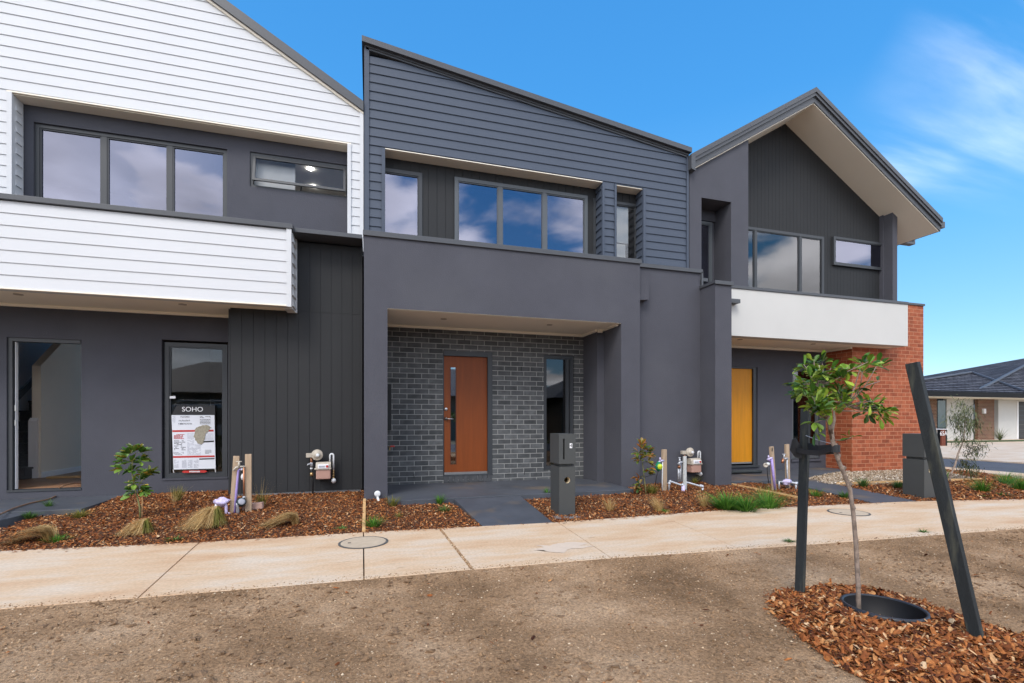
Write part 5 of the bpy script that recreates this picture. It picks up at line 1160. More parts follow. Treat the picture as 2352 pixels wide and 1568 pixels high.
shrub(1484, 1136, dict(stems=[([(1484, 1138), (1482, 1115), (1479, 1090), (1476, 1065), (1472, 1035)], .009), ([(1480, 1100), (1474, 1095)], .004)],
    leaves=[(1470, 1022, 6, 1.3, -.2), (1474, 1032, 8, .8, .2), (1484, 1036, 7, .6, .7), (1465, 1040, 7, .4, -.9), (1478, 1046, 9, .2, .2), (1492, 1048, 6, .2, 1), (1470, 1055, 6, 0, -.5), (1484, 1060, 6, -.1, .7), (1486, 1075, 4, -.2, .6), (1484, 1085, 4, 0, .7), (1471, 1100, 5, .3, -.6), (1487, 1082, 3, .1, .5), (1470, 1112, 5, .2, -.5), (1474, 1124, 4, .3, -.5)]), 1, 'redleaf', 'russet leaved shrub beside the right porch pillar', 'shrub', 4, leafL=.115, leafW=.046)
# --- feathery sapling
WB = G(2179, 1112, .03); WYp = WB.y
wt = thing('acacia_sapling', 'feathery narrow leaved sapling behind the leaning black stake', 'tree', WB)
def z1b(x, y): return 1985 + x * .28136, 772 + y * .28136
mb = MB(); mb.tube([Vector((WB.x, WB.y, 0))] + [Vector(pt(*z1b(*q), WYp)) for q in ((715, 1110), (742, 1050), (765, 960), (795, 890), (815, 820), (825, 720), (820, 620), (800, 560))], [.012, .014, .016, .014, .011, .008, .006, .004, .002], 7)
lf = MB(); r = random.Random(9)
def spray(x, y, n, dx, dz, l=.11, sp2=.09):
    c = Vector(pt(*z1b(x, y), WYp))
    for _ in range(int(n * 1.7)):
        b = c + Vector((r.gauss(0, sp2), r.gauss(0, sp2), r.gauss(0, sp2 * .8))); d = Vector((r.gauss(dx, .5), r.gauss(0, .5), r.gauss(dz, .4)))
        blade(lf, b, d, l * r.uniform(.6, 1.3), (0, 0, -l * r.uniform(.1, .5)), .014, 4)
for q in ((800, 560, 50, -.5, -.3), (850, 600, 50, -.2, -.5), (780, 640, 55, -.8, -.3), (830, 680, 60, -.3, -.6), (880, 690, 40, .4, -.6), (760, 700, 40, -.8, -.3), (800, 730, 50, -.4, -.6), (740, 650, 30, -.9, -.2), (830, 760, 30, 0, -.9), (880, 740, 24, .6, -.5)): spray(*q)
for q in ((810, 850, 50, .0, .2), (770, 870, 30, -.8, 0), (880, 890, 45, .7, -.2), (930, 880, 40, .8, 0), (980, 890, 20, .9, -.2), (860, 960, 40, .5, -.3), (900, 940, 40, .6, -.3), (800, 1020, 40, .6, -.2), (850, 1060, 60, .6, -.4), (880, 1100, 45, .5, -.4), (830, 1080, 40, .2, -.4)): spray(*q, l=.10, sp2=.07)
for a, b in (((795, 890), (900, 900)), ((742, 1000), (850, 1060)), ((815, 820), (760, 700)), ((900, 900), (980, 890)), ((770, 950), (880, 960))): mb.tube([Vector(pt(*z1b(*a), WYp)), Vector(pt(*z1b(*b), WYp))], .004, 5)
mb.build('trunk', M['bark'], wt, True); lf.build('foliage', M['wattle'], wt)
# ================================================================== SMALL THINGS
def z7b(x, y): return 485.2 + x * .1219, 1014.6 + y * .1219
def z8m(x, y): return 625 + x * .1250, 992.5 + y * .1250
def z6b(x, y): return 1441 + x * .1266, 992.5 + y * .1266
def z3b(x, y): return 1749.8 + x * .1266, 977.8 + y * .1266
# gas meter, built on the wall plane Y
def gas_meter(Y, label):
    P = lambda x, y, dy=0: Vector(pt(*z8m(x, y), Y)) + Vector((0, dy, 0))
    a = P(830, 840); b = P(1105, 530); t = thing('gas_meter', label, 'gas meter', (a.x, Y, a.z), 'gas meters on the house walls')
    m = P(0, 690).z
    MB().box(a.x, b.x - .01, Y - .19, Y - .04, a.z, m).build('meter_body', M['meterpink'], t, bevel=.012)
    mb = MB(); mb.box(a.x - .02, b.x + .0, Y - .205, Y - .03, m + .001, m + .022).prismX([(Y - .20, m + .023), (Y - .035, m + .023), (Y - .04, b.z), (Y - .15, b.z), (Y - .19, b.z - .04)], a.x - .004, b.x - .006); mb.build('meter_head', M['meterbeige'], t, bevel=.006)
    c = P(965, 605)
    mb = MB(); mb.box(c.x - .075, c.x + .075, Y - .212, Y - .192, c.z - .032, c.z + .032); dial = mb.build('dial_window', M['label'], t, bevel=.008)
    MB().box(c.x - .060, c.x + .020, Y - .2145, Y - .2125, c.z - .012, c.z + .010).build('dial_digits', M['greyink'], dial)
    MB().lathe([(.018, 0), (.018, .003)], (c.x + .052, Y - .2125, c.z), (0, -1, 0), 16).build('dial_mark', M['red'], dial)
    r_ = P(845, 405, -.12)
    mb = MB(); mb.lathe([(.03, -.05), (.05, -.03), (.076, -.01), (.080, .012), (.072, .022), (.055, .028), (.03, .05), (.001, .052)], r_, (0, -1, 0), 24)
    for k in range(6): mb.lathe([(.008, -.01), (.008, .028)], r_ + Vector((.07 * math.cos(k * 1.047), 0, .07 * math.sin(k * 1.047))), (0, -1, 0), 8)
    mb.obox(r_ + Vector((-.10, .02, -.005)), .10, .06, .06); mb.build('regulator', M['meterbeige'], t, False, .003)
    MB().lathe([(.024, 0), (.024, .016), (.012, .018)], r_ + Vector((.012, -.05, 0)), (0, -1, 0), 16).build('regulator_cap', M['pvc'], t, True)
    x1 = P(735, 0).x; yb = Y - .09
    pz = lambda y: P(735, y).z
    MB().tube([(x1, yb, pz(450)), (x1, yb, pz(560))], .016, 8).build('brass_union', M['copper'], t, True)
    mb = MB(); mb.tube([(x1, yb, pz(545)), (x1, yb, pz(620))], .020, 8).tube([(x1, yb - .02, pz(560)), (x1 - .045, yb - .03, pz(575)), (x1 - .05, yb - .03, pz(600))], .008, 6); mb.build('gas_valve', M['galv'], t, True)
    MB().tube([(x1, yb, pz(640)), (x1, yb, pz(670))], .019, 10).build('white_collar', M['pvc'], t, True)
    MB().tube([(x1 + .003, yb, pz(730)), (x1 + .003, yb, pz(790))], .022, 8).build('brass_fitting', M['brass'], t, True)
    MB().tube([(x1, yb, pz(600)), (x1 + .003, yb, pz(780)), (x1 + .02, yb, pz(860)), (x1 + .02, yb, .0)], .012, 8).build('riser_pipe', M['blackhose'], t, True)
    xa, xb, zt_ = P(1075, 0).x, P(1140, 0).x, pz(400)
    arc = [((xa + xb) / 2 - (xb - xa) / 2 * math.cos(k * math.pi / 8), yb - .02, pz(430) + (xb - xa) / 2 * 1.15 * math.sin(k * math.pi / 8)) for k in range(9)]
    MB().tube([(xa, yb - .02, pz(535))] + arc + [(xb, yb - .02, pz(690))], .013, 10).build('bent_pipe', M['pvc'], t, True)
    mb = MB(); mb.tube([(xb, yb - .02, pz(690)), (xb, yb - .02, pz(850))], .011, 8)
    for q in (700, 745, 790, 830): mb.tube([(xb, yb - .02, pz(q) + .006), (xb, yb - .02, pz(q) - .008)], .016, 8)
    mb.build('pipe_joint', M['brass'], t, True)
    MB().blob((xb, yb - .02, pz(885)), .036, 4, 10, 7, .2).build('taped_elbow', M['pvc'], t, True)
    MB().tube([(xb, yb - .02, pz(895)), (xb - .0, Y + .02, pz(895))], .015, 8).build('wall_pipe', M['pvc'], t, True)
    return t
gm1 = gas_meter(7.585, 'gas meter on the black panel wall left of the porch pillar')
gm2 = dup(gm1, (wx(1573, SYD), SYD, wz(1573, 1083, SYD))); gm2['label'] = 'gas meter behind the white posts on the middle house side wall'
ORG[gm2.name] = Vector(gm2.location)
# vent pipe at the pillar
vp = Vector(pt(867, 1134, 6.93)); t = thing('drain_pipe', 'white round capped drain pipe at the foot of the left porch pillar', 'pipe', (vp.x, vp.y, vp.z))
MB().lathe([(.030, 0), (.042, .004), (.042, .028), (.034, .034), (.001, .034)], vp + Vector((0, .03, 0)), (0, -1, 0), 22).build('end_cap', M['pvc'], t, True)
MB().tube([vp + Vector((0, .02, -.02)), vp + Vector((.004, .01, -.06)), vp + Vector((.02, -.02, -.11)), vp + Vector((.045, -.05, -.17))], .018, 10).build('bend', M['pvc'], t, True)
# meter box and hose tap inside the left pillar
mz0, mz1 = Zq(q5, 420, 1065, 8.1), Zq(q5, 420, 785, 8.1)
tag(MB().box(f0 + .15, Xq(q5, 436, 8.05), 8.04, 8.158, mz0, mz1).build('meter_box', M['clad'], None, bevel=.004), 'slim dark meter box on the brick wall inside the left pillar', 'meter box')
tp_ = Vector(pt(*q5(425, 1168), 8.05)); t = thing('garden_tap', 'garden tap with red handle beside the left porch pillar', 'tap', tp_)
mb = MB(); mb.tube([tp_ + Vector((-.02, .10, 0)), tp_ + Vector((-.005, 0, 0)), tp_ + Vector((.0, -.05, -.02)), tp_ + Vector((.0, -.055, -.05))], .012, 8).tube([tp_, tp_ + Vector((.03, -.01, .01))], .01, 8); mb.build('spout', M['brass'], t, True)
MB().obox(tp_ + Vector((.045, -.02, .012)), .07, .02, .022).build('handle', M['red'], t, bevel=.004)
def tap(mb, p, s=1.0, dx=-1, spout=True):
    p = Vector(p); X = Vector((dx, -.15, 0)).normalized()
    mb.tube([p, p + X * .075 * s], .011 * s, 8).tube([p + X * .06 * s, p + X * .09 * s + Vector((0, 0, -.01)), p + X * .115 * s + Vector((0, 0, -.045)) * s], .014 * s, 8)
    mb.tube([p + X * .06 * s, p + X * .06 * s + Vector((0, 0, .055)) * s], [.016 * s, .008 * s], 8)
    mb.tube([p + X * .06 * s + Vector((-.03, 0, .06)) * s, p + X * .06 * s + Vector((.03, 0, .06)) * s], .007 * s, 6)
# --- water services, left bed
def zfix(q, X, Y, off=0): pass
B = G(533, 1181, .045); Yw = B.y
P7 = lambda x, y, dy=0: Vector(pt(*z7b(x, y), Yw)) + Vector((0, dy, 0))
t = thing('stake_with_purple_pipe', 'leaning timber stake carrying a purple pipe in the left bed', 'stake', B, 'timber service stakes')
b_ = P7(385, 1370, .02); b_.z = -.05; mb, *_ = stake(b_, P7(470, 268, .02), (.066, .035), 'stake', '', rot=0.02); mb.build('stake_post', M['stake'], t, bevel=.002)
pb = P7(445, 1375, -.01)
mb = MB(); mb.tube([pb, P7(480, 900, -.01), P7(518, 530, -.01), P7(545, 512, -.01), P7(600, 515, .0)], .0135, 10); mb.build('purple_pipe', M['purple'], t, True)
MB().tube([P7(560, 515, -.01), P7(605, 515, .0)], .018, 8).build('pipe_elbow', M['pvc'], t, True)
t = thing('stake_with_tap', 'upright timber stake with brass tap right of the purple pipe', 'stake', Vector(pt(570, 1176, Yw)), 'timber service stakes')
b_ = P7(695, 1400, .02); b_.z = -.05; mb, *_ = stake(b_, P7(692, 232, .02), (.070, .04), 'stake', '', rot=0.08); mb.build('stake_post', M['stake'], t, bevel=.002)
mb = MB(); tap(mb, P7(640, 462, -.02), 1.05); mb.build('tap', M['meterbeige'], t, True)
MB().tube([P7(622, 462, -.02), P7(622, 760, -.02), P7(624, 1015, -.02)], .010, 8).build('copper_pipe', M['copper'], t, True)
MB().blob(P7(590, 655, .0), .03, 9, 8, 6, .4, (.7, .5, 1.3)).build('tape_wrap', M['label'], t, True)
mc = P7(580, 1125, -.03); t = thing('water_meter', 'round dark water meter between the two timber stakes', 'water meter', mc)
MB().lathe([(.045, -.04), (.052, -.02), (.052, .02), (.044, .035)], mc, (.35, -1, .25), 22).build('meter_body', M['meterdark'], t, True)
MB().lathe([(.040, .036), (.030, .040), (.001, .040)], mc, (.35, -1, .25), 20).build('meter_lid', M['greyink'], t, True)
mb = MB(); mb.tube([P7(625, 1030, -.02), mc + Vector((.03, 0, .045))], .018, 8).tube([mc + Vector((-.04, -.02, -.01)), P7(515, 1180, -.04), P7(515, 1400, -.04) + Vector((0, 0, -.06))], .017, 10); mb.build('meter_pipes', M['galv'], t, True)
lb = P7(205, 1125, -.02); t = thing('wrapped_water_meter', 'water meter wrapped in lilac plastic left of the leaning stake', 'water meter', lb, 'lilac wrapped water meters')
MB().blob(lb, .068, 2, 14, 10, .5, (1.15, .8, .85)).build('plastic_wrap', M['lilac'], t, True)
mb = MB(); mb.tube([lb + Vector((.03, -.03, .01)), P7(295, 1190, -.04), P7(300, 1290, -.04), P7(300, 1400, -.04)], .016, 10).blob(P7(340, 1360, -.04), .026, 3, 8, 6, .5); mb.build('lilac_pipe', M['lilac'], t, True)
lp = P7(100, 1190, -.02); MB().tube([lb + Vector((-.05, 0, -.02)), lp + Vector((0, 0, -.01)), lp + Vector((-.0, 0, -.05))], .018, 8).build('inlet_pipe', M['pvc'], t, True)
bk_ = P7(780, 1240, .12)
tag(MB().obox((bk_.x - .02, bk_.y, bk_.z + .0), .23, .10, .075, Matrix.Rotation(R(-4), 3, 'Y')).build('loose_brick', M['pinkbrick'], None, bevel=.004), 'pale pink brick lying behind the upright timber stake', 'brick')
# --- water services, middle bed
B = G(1528, 1126, .075); Yw2 = B.y
P6 = lambda x, y, dy=0: Vector(pt(*z6b(x, y), Yw2)) + Vector((0, dy, 0))
t = thing('stake_with_timer', 'weathered timber stake with tap and green tap timer', 'stake', B, 'timber service stakes')
b_ = P6(685, 1080, .02); b_.z = -.05; mb, *_ = stake(b_, P6(680, 312, .02), (.085, .04), 'stake', '', rot=0.25); mb.build('stake_post', M['stake'], t, bevel=.002)
MB().tube([P6(636, 520, -.0), P6(634, 800), P6(632, 1080)], .010, 8).build('riser_pipe', M['pvc'], t, True)
mb = MB(); mb.tube([P6(655, 515, 0), P6(600, 515, -.02), P6(560, 530, -.03), P6(545, 560, -.03)], .016, 8).tube([P6(572, 515, -.03), P6(572, 455, -.03)], [.016, .012], 8); mb.build('tap', M['lilac'], t, True)
tc_ = P6(540, 622, -.04)
tm = MB().blob(tc_, .056, 1, 16, 10, .0, (1, .8, 1.25)).tube([tc_ + Vector((0, 0, .05)), P6(540, 530, -.04)], .026, 10).build('tap_timer', M['green'], t, True)
MB().lathe([(.046, 0), (.040, .012), (.001, .014)], tc_ + Vector((0, -.038, .005)), (0, -1, 0), 22).build('dial', M['lime'], tm, True)
MB().lathe([(.009, 0), (.007, .006)], tc_ + Vector((-.014, -.05, .004)), (0, -1, 0), 12).lathe([(.009, 0), (.007, .006)], tc_ + Vector((.014, -.05, .004)), (0, -1, 0), 12).build('knob', pm('timer_knob', (.50, .22, .02), .5), tm)
MB().tube([tc_ + Vector((0, 0, -.06)), P6(515, 800, -.02), P6(518, 880, .0), P6(520, 960, .02)], .0065, 6).build('hose', M['blackhose'], t, True)
MB().tube([P6(500, 762, .0), P6(400, 785, -.0), P6(300, 815, -.02)], .005, 6).build('drip_hose', M['blackhose'], t, True)
B = G(1568, 1132, .07)
t = thing('galvanised_post', 'white galvanised post with tap in front of the gas meter', 'post', B)
b_ = P6(1005, 1110, -.05); b_.z = -.03; mb, *_ = stake(b_, P6(1005, 428, -.05), (.055, .03), 'galv', '', rot=0.2); mb.build('post', pm('pale_post', (.52, .53, .52), .6, .1, 12), t, bevel=.002)
mb = MB(); mb.tube([P6(965, 540, -.05), P6(910, 535, -.06), P6(880, 575, -.07)], [.014, .018, .020], 8).tube([P6(910, 530, -.06), P6(905, 470, -.06)], [.016, .010], 8).tube([P6(885, 455, -.06), P6(930, 455, -.06)], .007, 6); mb.build('tap', M['galv'], t, True)
mb = MB(); mb.tube([P6(922, 610, -.01), P6(922, 890, -.01)], .016, 8).tube([P6(955, 560, -.01), P6(958, 890, -.01)], .017, 8); mb.build('riser_pipe', M['galv'], t, True)
MB().tube([P6(925, 600, -.02), P6(925, 650, -.02)], .026, 8).build('pipe_union', M['copper'], t, True)
t = thing('pipe_manifold', 'low galvanised water pipes standing either side of the white post', 'pipework', P6(940, 1080))
mb = MB(); mb.tube([P6(742, 1075, -.02), P6(745, 920, -.02), P6(762, 893, -.02), P6(790, 897, -.03), P6(895, 940, -.10), P6(960, 945, -.10)], .015, 8).tube([P6(1052, 1100, -.02), P6(1052, 915, -.02), P6(1080, 910, -.03), P6(1235, 960, -.12), P6(1290, 965, -.12)], .015, 8).tube([P6(1275, 960, -.12), P6(1278, 1180, -.12)], .016, 8)
for q in ((762, 893, -.02), (745, 930, -.02), (930, 942, -.1), (1055, 912, -.02), (1270, 965, -.12), (1240, 955, -.12)): mb.blob(P6(*q), .026, int(q[0]), 8, 6, .2)
mb.build('water_pipes', M['galv'], t, True)
MB().tube([P6(940, 945, -.10), P6(940, 1140, -.10)], [.028, .030], 10).build('lilac_sleeve', M['lilac'], t, True)
# --- water services, right bed
B = G(1781, 1124, .07); Yw3 = B.y
P3 = lambda x, y, dy=0: Vector(pt(*z3b(x, y), Yw3)) + Vector((0, dy, 0))
t = thing('numbered_stake', 'leaning timber stake marked 8 with purple pipe and tap', 'stake', B, 'timber service stakes')
b_ = P3(250, 1160, .02); b_.z = -.04; mb, ax, a_, bb_ = stake(b_, P3(190, 378, .02), (.085, .035), 'stake', '', rot=0.3); mb.build('stake_post', M['stake'], t, bevel=.002)
text('8', .085, M['ink'], P3(180, 432, -.012), t, 'painted_number', rz=17, ext=.0008)
mb = MB(); mb.tube([P3(168, 600, -.01), P3(195, 850, -.01), P3(228, 1150, -.01)], .020, 10).tube([P3(120, 620, 0), P3(150, 625, 0)], .02, 8); mb.build('purple_pipe', M['purple'], t, True)
mb = MB(); mb.tube([P3(190, 580), P3(130, 590, -.02), P3(85, 610, -.02)], [.014, .018, .018], 8).tube([P3(110, 580, -.02), P3(98, 535, -.02)], [.016, .010], 8); mb.build('tap', M['lilac'], t, True)
MB().tube([P3(115, 690, -.01), P3(60, 695, -.03)], .026, 12).build('tap_filter', M['pvc'], t, True)
MB().lathe([(.036, -.01), (.036, .02), (.024, .022), (.024, .012), (.001, .012)], P3(30, 708, -.04), (-.5, -1, 0), 18).build('hose_socket', pm('socket', (.42, .38, .33), .5), t, True)
MB().tube([P3(98, 740), P3(102, 880), P3(120, 1000), P3(125, 1040)], .0065, 6).build('hose', M['blackhose'], t, True)
t = thing('stake_with_tap', 'upright pale stake with brass tap near the right entry path', 'stake', Vector(pt(1822, 1118, Yw3 + .1)), 'timber service stakes')
b_ = P3(568, 1100, .1); b_.z = -.04; mb, *_ = stake(b_, P3(545, 338, .1), (.075, .035), 'stake', '', rot=0.1); mb.build('stake_post', M['stake'], t, bevel=.002)
MB().tube([P3(518, 600, .07), P3(525, 850, .07), P3(545, 1160, .07)], .012, 8).build('riser_pipe', M['galv'], t, True)
mb = MB(); mb.tube([P3(535, 595, .07), P3(470, 595, .04), P3(425, 600, .04)], .013, 8).tube([P3(440, 590, .04), P3(440, 520, .04)], [.016, .008], 8).tube([P3(410, 518, .04), P3(470, 518, .04)], .007, 6); mb.build('tap', M['galv'], t, True)
MB().tube([P3(425, 600, .04), P3(405, 640, .03), P3(400, 675, .03)], [.018, .022, .018], 8).build('tap_spout', M['copper'], t, True)
wb = P3(450, 1020, .0); t = thing('wrapped_water_meter', 'water meter wrapped in lilac plastic beside the stake marked 8', 'water meter', wb, 'lilac wrapped water meters')
MB().blob(wb, .062, 6, 14, 10, .5, (1.3, .8, .75)).build('plastic_wrap', M['lilac'], t, True)
mb = MB(); mb.tube([wb + Vector((.05, 0, 0)), P3(600, 1045, -.02), P3(660, 1035, .02)], .020, 8).tube([P3(595, 1045, -.02), P3(600, 1110, -.02), P3(600, 1170, -.02)], .016, 8).tube([wb + Vector((-.06, 0, 0)), P3(315, 1010), P3(315, 1160, 0)], .014, 8).blob(P3(600, 1045, -.02), .03, 3, 8, 6, .3); mb.build('meter_pipes', M['galv'], t, True)
# --- letterboxes
def letterbox(px, py, wd_, dp, h_, label, number=None):
    g = G(px, py, .0); x0, y0 = g.x, g.y
    t = thing('letterbox', label, 'letterbox', (x0 + wd_ / 2, y0 + dp / 2, 0), 'concrete letterboxes')
    hz = h_ * .60
    hx_, hz_ = x0 + wd_ * .50, h_ * .435; rr = .042
    mb = MB(); wall(mb, x0, x0 + wd_, -.05, hz, y0, y0 + dp, [(hx_ - rr, hx_ + rr, hz_ - rr, hz_ + rr)])
    # octagonal filler between the square cut and the round tube
    n = 24
    for k in range(n):
        a0, a1 = 2 * math.pi * k / n, 2 * math.pi * (k + 1) / n
        def sq(a):
            c, s = math.cos(a), math.sin(a); m_ = max(abs(c), abs(s)); return (hx_ + rr * c / m_, y0 - .0002, hz_ + rr * s / m_)
        mb.quad((hx_ + rr * .93 * math.cos(a0), y0 - .0002, hz_ + rr * .93 * math.sin(a0)), sq(a0), sq(a1), (hx_ + rr * .93 * math.cos(a1), y0 - .0002, hz_ + rr * .93 * math.sin(a1)))
    mb.box(x0 + .03, x0 + wd_ - .03, y0 + .03, y0 + dp - .03, hz, hz + .035)
    mb.build('base', M['mailbox'], t, bevel=.006)
    mb = MB(); v = []
    for y in (y0 + .001, y0 + .2):
        for k in range(n): v.append((hx_ + rr * .92 * math.cos(2 * math.pi * k / n), y, hz_ + rr * .92 * math.sin(2 * math.pi * k / n)))
    mb.add(v, [(k, k + n, (k + 1) % n + n, (k + 1) % n) for k in range(n)] + [tuple(range(n, 2 * n))]); mb.build('paper_tube', M['hole'], t, True)
    sx_ = x0 + wd_ * .28; sz0, sz1 = h_ * .69, h_ * .94
    mb = MB(); wall(mb, x0 - .006, x0 + wd_ + .004, hz + .036, h_, y0 - .006, y0 + dp, [(sx_ - .012, sx_ + .012, sz0, sz1)]); top_ = mb.build('head', M['mailbox'], t, bevel=.006)
    MB().box(sx_ - .011, sx_ + .011, y0 + .02, y0 + .03, sz0, sz1).build('letter_slot', M['mailboxlid'], top_)
    if number:
        nx_, nz_ = x0 + wd_ * .72, h_ * .855
        MB().box(nx_ - .017, nx_ + .017, y0 - .009, y0 - .0065, nz_ - .030, nz_ + .030).build('number_plate', M['label'], top_)
        text(number, .062, M['ink'], (nx_, y0 - .0098, nz_), top_, 'house_number')
    return t
letterbox(1284.5, 1185.5, .215, .30, 1.025, 'charcoal letterbox numbered 4 beside the middle entry path', '4')
letterbox(2123, 1145, .26, .31, .985, 'charcoal letterbox partly hidden behind the leaning black stake')
m4 = G(1300, 1190, 0)
struct(MB().box(m4.x - .14, m4.x + .20, m4.y - .02, m4.y + .3, -.1, .006).build('letterbox_footing', M['edge']))
# --- rolled mat
Ym = 7.9; a, b = Vector(pt(*q6(590, 1118), Ym)), Vector(pt(*q6(735, 1118), Ym))
t = thing('rubber_mat', 'black rubber mat with a rolled edge under the yellow door', 'mat', (a.x, Ym, PZ))
MB().box(5.98, b.x - .05, Ym + .03, Ym + .42, PZ + .001, PZ + .012).build('mat_sheet', M['rubber'], t)
MB().tube([(5.98, Ym, PZ + .035), (a.x + .3, Ym - .01, PZ + .038), (b.x, Ym - .02, PZ + .032)], .034, 12).build('rolled_edge', M['rubber'], t, True)
# --- hose on the left path
hp = [(0, 1045), (90, 1003), (180, 965), (290, 930), (400, 900), (520, 875), (620, 850), (680, 820), (720, 780)]
def zh(x, y): return x * .18755, 985.2 + y * .18755
Q = [G(*zh(*p), .145) for p in hp]; Q = [Q[0] + (Q[0] - Q[1])] + Q
e_ = Vector(pt(*zh(748, 705), GY - .03)); Q += [e_, e_ + Vector((.05, .2, .02)), Vector((e_.x + .12, 8.6, FL + .02)), Vector((e_.x + .75, 9.3, FL + .02))]
sm = []
for i in range(len(Q) - 1):
    for k in range(4):
        t_ = k / 4; p0, p1, p2, p3 = Q[max(i - 1, 0)], Q[i], Q[i + 1], Q[min(i + 2, len(Q) - 1)]
        sm.append(.5 * ((2 * p1) + (p2 - p0) * t_ + (2 * p0 - 5 * p1 + 4 * p2 - p3) * t_ ** 2 + (3 * p1 - p0 - 3 * p2 + p3) * t_ ** 3))
tag(MB().tube(sm + [Q[-1]], .0095, 8).build('garden_hose', M['hose'], None, True), 'thin brown hose trailing from the open left doorway', 'hose')
tag(MB().box(-5.0, -4.55, 9.55, 9.68, FL + .001, FL + .03).build('timber_offcut', M['pine'], None), 'short timber offcut on the hallway floor inside the open doorway', 'timber offcut')
# --- notice board behind the window
def z7(x, y): return 352.9 + x * .211, 772 + y * .211
YN = GY + .018
Pn = lambda x, y, d=0: Vector(pt(*z7(x, y), YN)) + Vector((0, -d, 0))
t = thing('notice_board', 'white notice with red bands under a black header reading SOHO', 'sign', Pn(440, 1485))
def npoly(name, pts_, mat, d, parent=t, th=.001):
    mb = MB(); n = len(pts_); f_ = [Pn(x, y, d) for x, y in pts_]; mb.add(f_ + [p + Vector((0, th, 0)) for p in f_], [tuple(range(n)), tuple(range(2 * n - 1, n - 1, -1))] + [(i, i + n, (i + 1) % n + n, (i + 1) % n) for i in range(n)]); return mb.build(name, M[mat], parent)
bd = npoly('backing_board', [(195, 1452), (672, 1452), (668, 752), (250, 752), (195, 858)][::1], 'boardblack', 0, th=.012)  # sign board; slanted corner is the car's reflection put into its shape
pp = npoly('paper', [(218, 1450), (676, 1440), (662, 858), (195, 858)], 'paper', .004)
MB().tube([Pn(213, 1452), Pn(222, 1487)], .005, 6).tube([Pn(668, 1440), Pn(676, 1480)], .005, 6).build('legs', M['label'], t)
s_p = Pn(425, 797, .006); text('SOHO', .098, M['label'], s_p, bd, 'header_lettering')
npoly('red_band', [(206, 1042), (655, 1036), (653, 1017), (204, 1022)], 'red', .007, pp)
npoly('red_band', [(215, 1324), (666, 1314), (664, 1296), (213, 1304)], 'red', .007, pp)
npoly('black_band', [(498, 1343), (664, 1337), (664, 1325), (498, 1330)], 'ink', .007, pp)
npoly('black_band', [(545, 1156), (657, 1150), (657, 1134), (545, 1140)], 'ink', .007, pp)
mbk, mbg, mbr = MB(), MB(), MB(); r = random.Random(2)
def dash(mb, x0, x1, y, h_, d=.008, gap=.18):
    x = x0
    while x < x1:
        w_ = r.uniform(8, 26); 
        if r.random() > gap: q_ = [Pn(x, y + h_, d), Pn(min(x + w_, x1), y + h_, d), Pn(min(x + w_, x1), y, d), Pn(x, y, d)]; mb.add(q_, [(0, 1, 2, 3)])
        x += w_ + 3
for y in range(1066, 1120, 11): dash(mbr, 222, 325 + r.uniform(-15, 15), y, 6)
for y in range(1135, 1240, 14): dash(mbk, 224, 330 + r.uniform(-20, 20), y, 5)
for y in range(1060, 1290, 12): dash(mbg, 368, 440 if 960 < y < 1180 else 515, y, 3)
for y in range(1060, 1130, 12): dash(mbg, 560, 650, y, 3)
for y in range(1262, 1290, 12): dash(mbk, 218, 330, y, 3)
for y in range(1236, 1275, 12): dash(mbk, 560, 630, y, 3)
for x in (225, 310, 375, 440):
    for y in range(1345, 1435, 9): dash(mbg, x, x + 50, y, 3)
for y in range(872, 940, 12): dash(mbg, 205, 240, y, 3)
for y in (872, 884, 905, 920, 935, 950): dash(mbk, 505, 620, y, 5)
mbk.build('black_text_lines', M['ink'], pp); mbg.build('grey_text_lines', M['greyink'], pp); mbr.build('red_text_lines', M['red'], pp)
# hand-written lines: uneven pen strokes
mb = MB()
for y, a_, b_, in ((876, 295, 390), (918, 278, 400), (952, 272, 412)):
    x = a_
    while x < b_:
        hh = r.uniform(14, 20); 
        mb.tube([Pn(x, y + hh / 2, .009), Pn(x + r.uniform(2, 7), y - hh / 2, .009)], .0016, 4); mb.tube([Pn(x + 2, y - hh / 2 + r.uniform(0, hh), .009), Pn(x + 10, y - hh / 2 + r.uniform(0, hh), .009)], .0016, 4); x += r.uniform(12, 17)
mb.build('handwriting', M['ink'], pp)
tornp = [(440, 1090), (455, 1010), (500, 975), (545, 965), (600, 970), (628, 992), (605, 1020), (570, 1060), (555, 1110), (545, 1160), (515, 1178), (485, 1165), (455, 1130)]
tpp = []
for i in range(len(tornp)):
    a, b = tornp[i], tornp[(i + 1) % len(tornp)]
    for k in range(3): tpp.append((a[0] + (b[0] - a[0]) * k / 3 + r.uniform(-5, 5), a[1] + (b[1] - a[1]) * k / 3 + r.uniform(-5, 5)))
npoly('torn_patch', tpp[::-1], 'torn', .010, pp, th=.003)
npoly('foot_label', [(330, 1488), (560, 1484), (585, 1470), (560, 1458), (330, 1462), (305, 1475)], 'red', .004, bd, th=.004)
mb = MB(); x = 392
while x < 505: q_ = [Pn(x, 1480, .009), Pn(x + 9, 1480, .009), Pn(x + 9, 1464, .009), Pn(x, 1464, .009)]; mb.add(q_, [(0, 1, 2, 3)]); x += 13
mb.build('foot_label_text', M['label'], bd)
npoly('window_tag', [(175, 678), (238, 676), (236, 650), (175, 652)], 'label', .0, t)
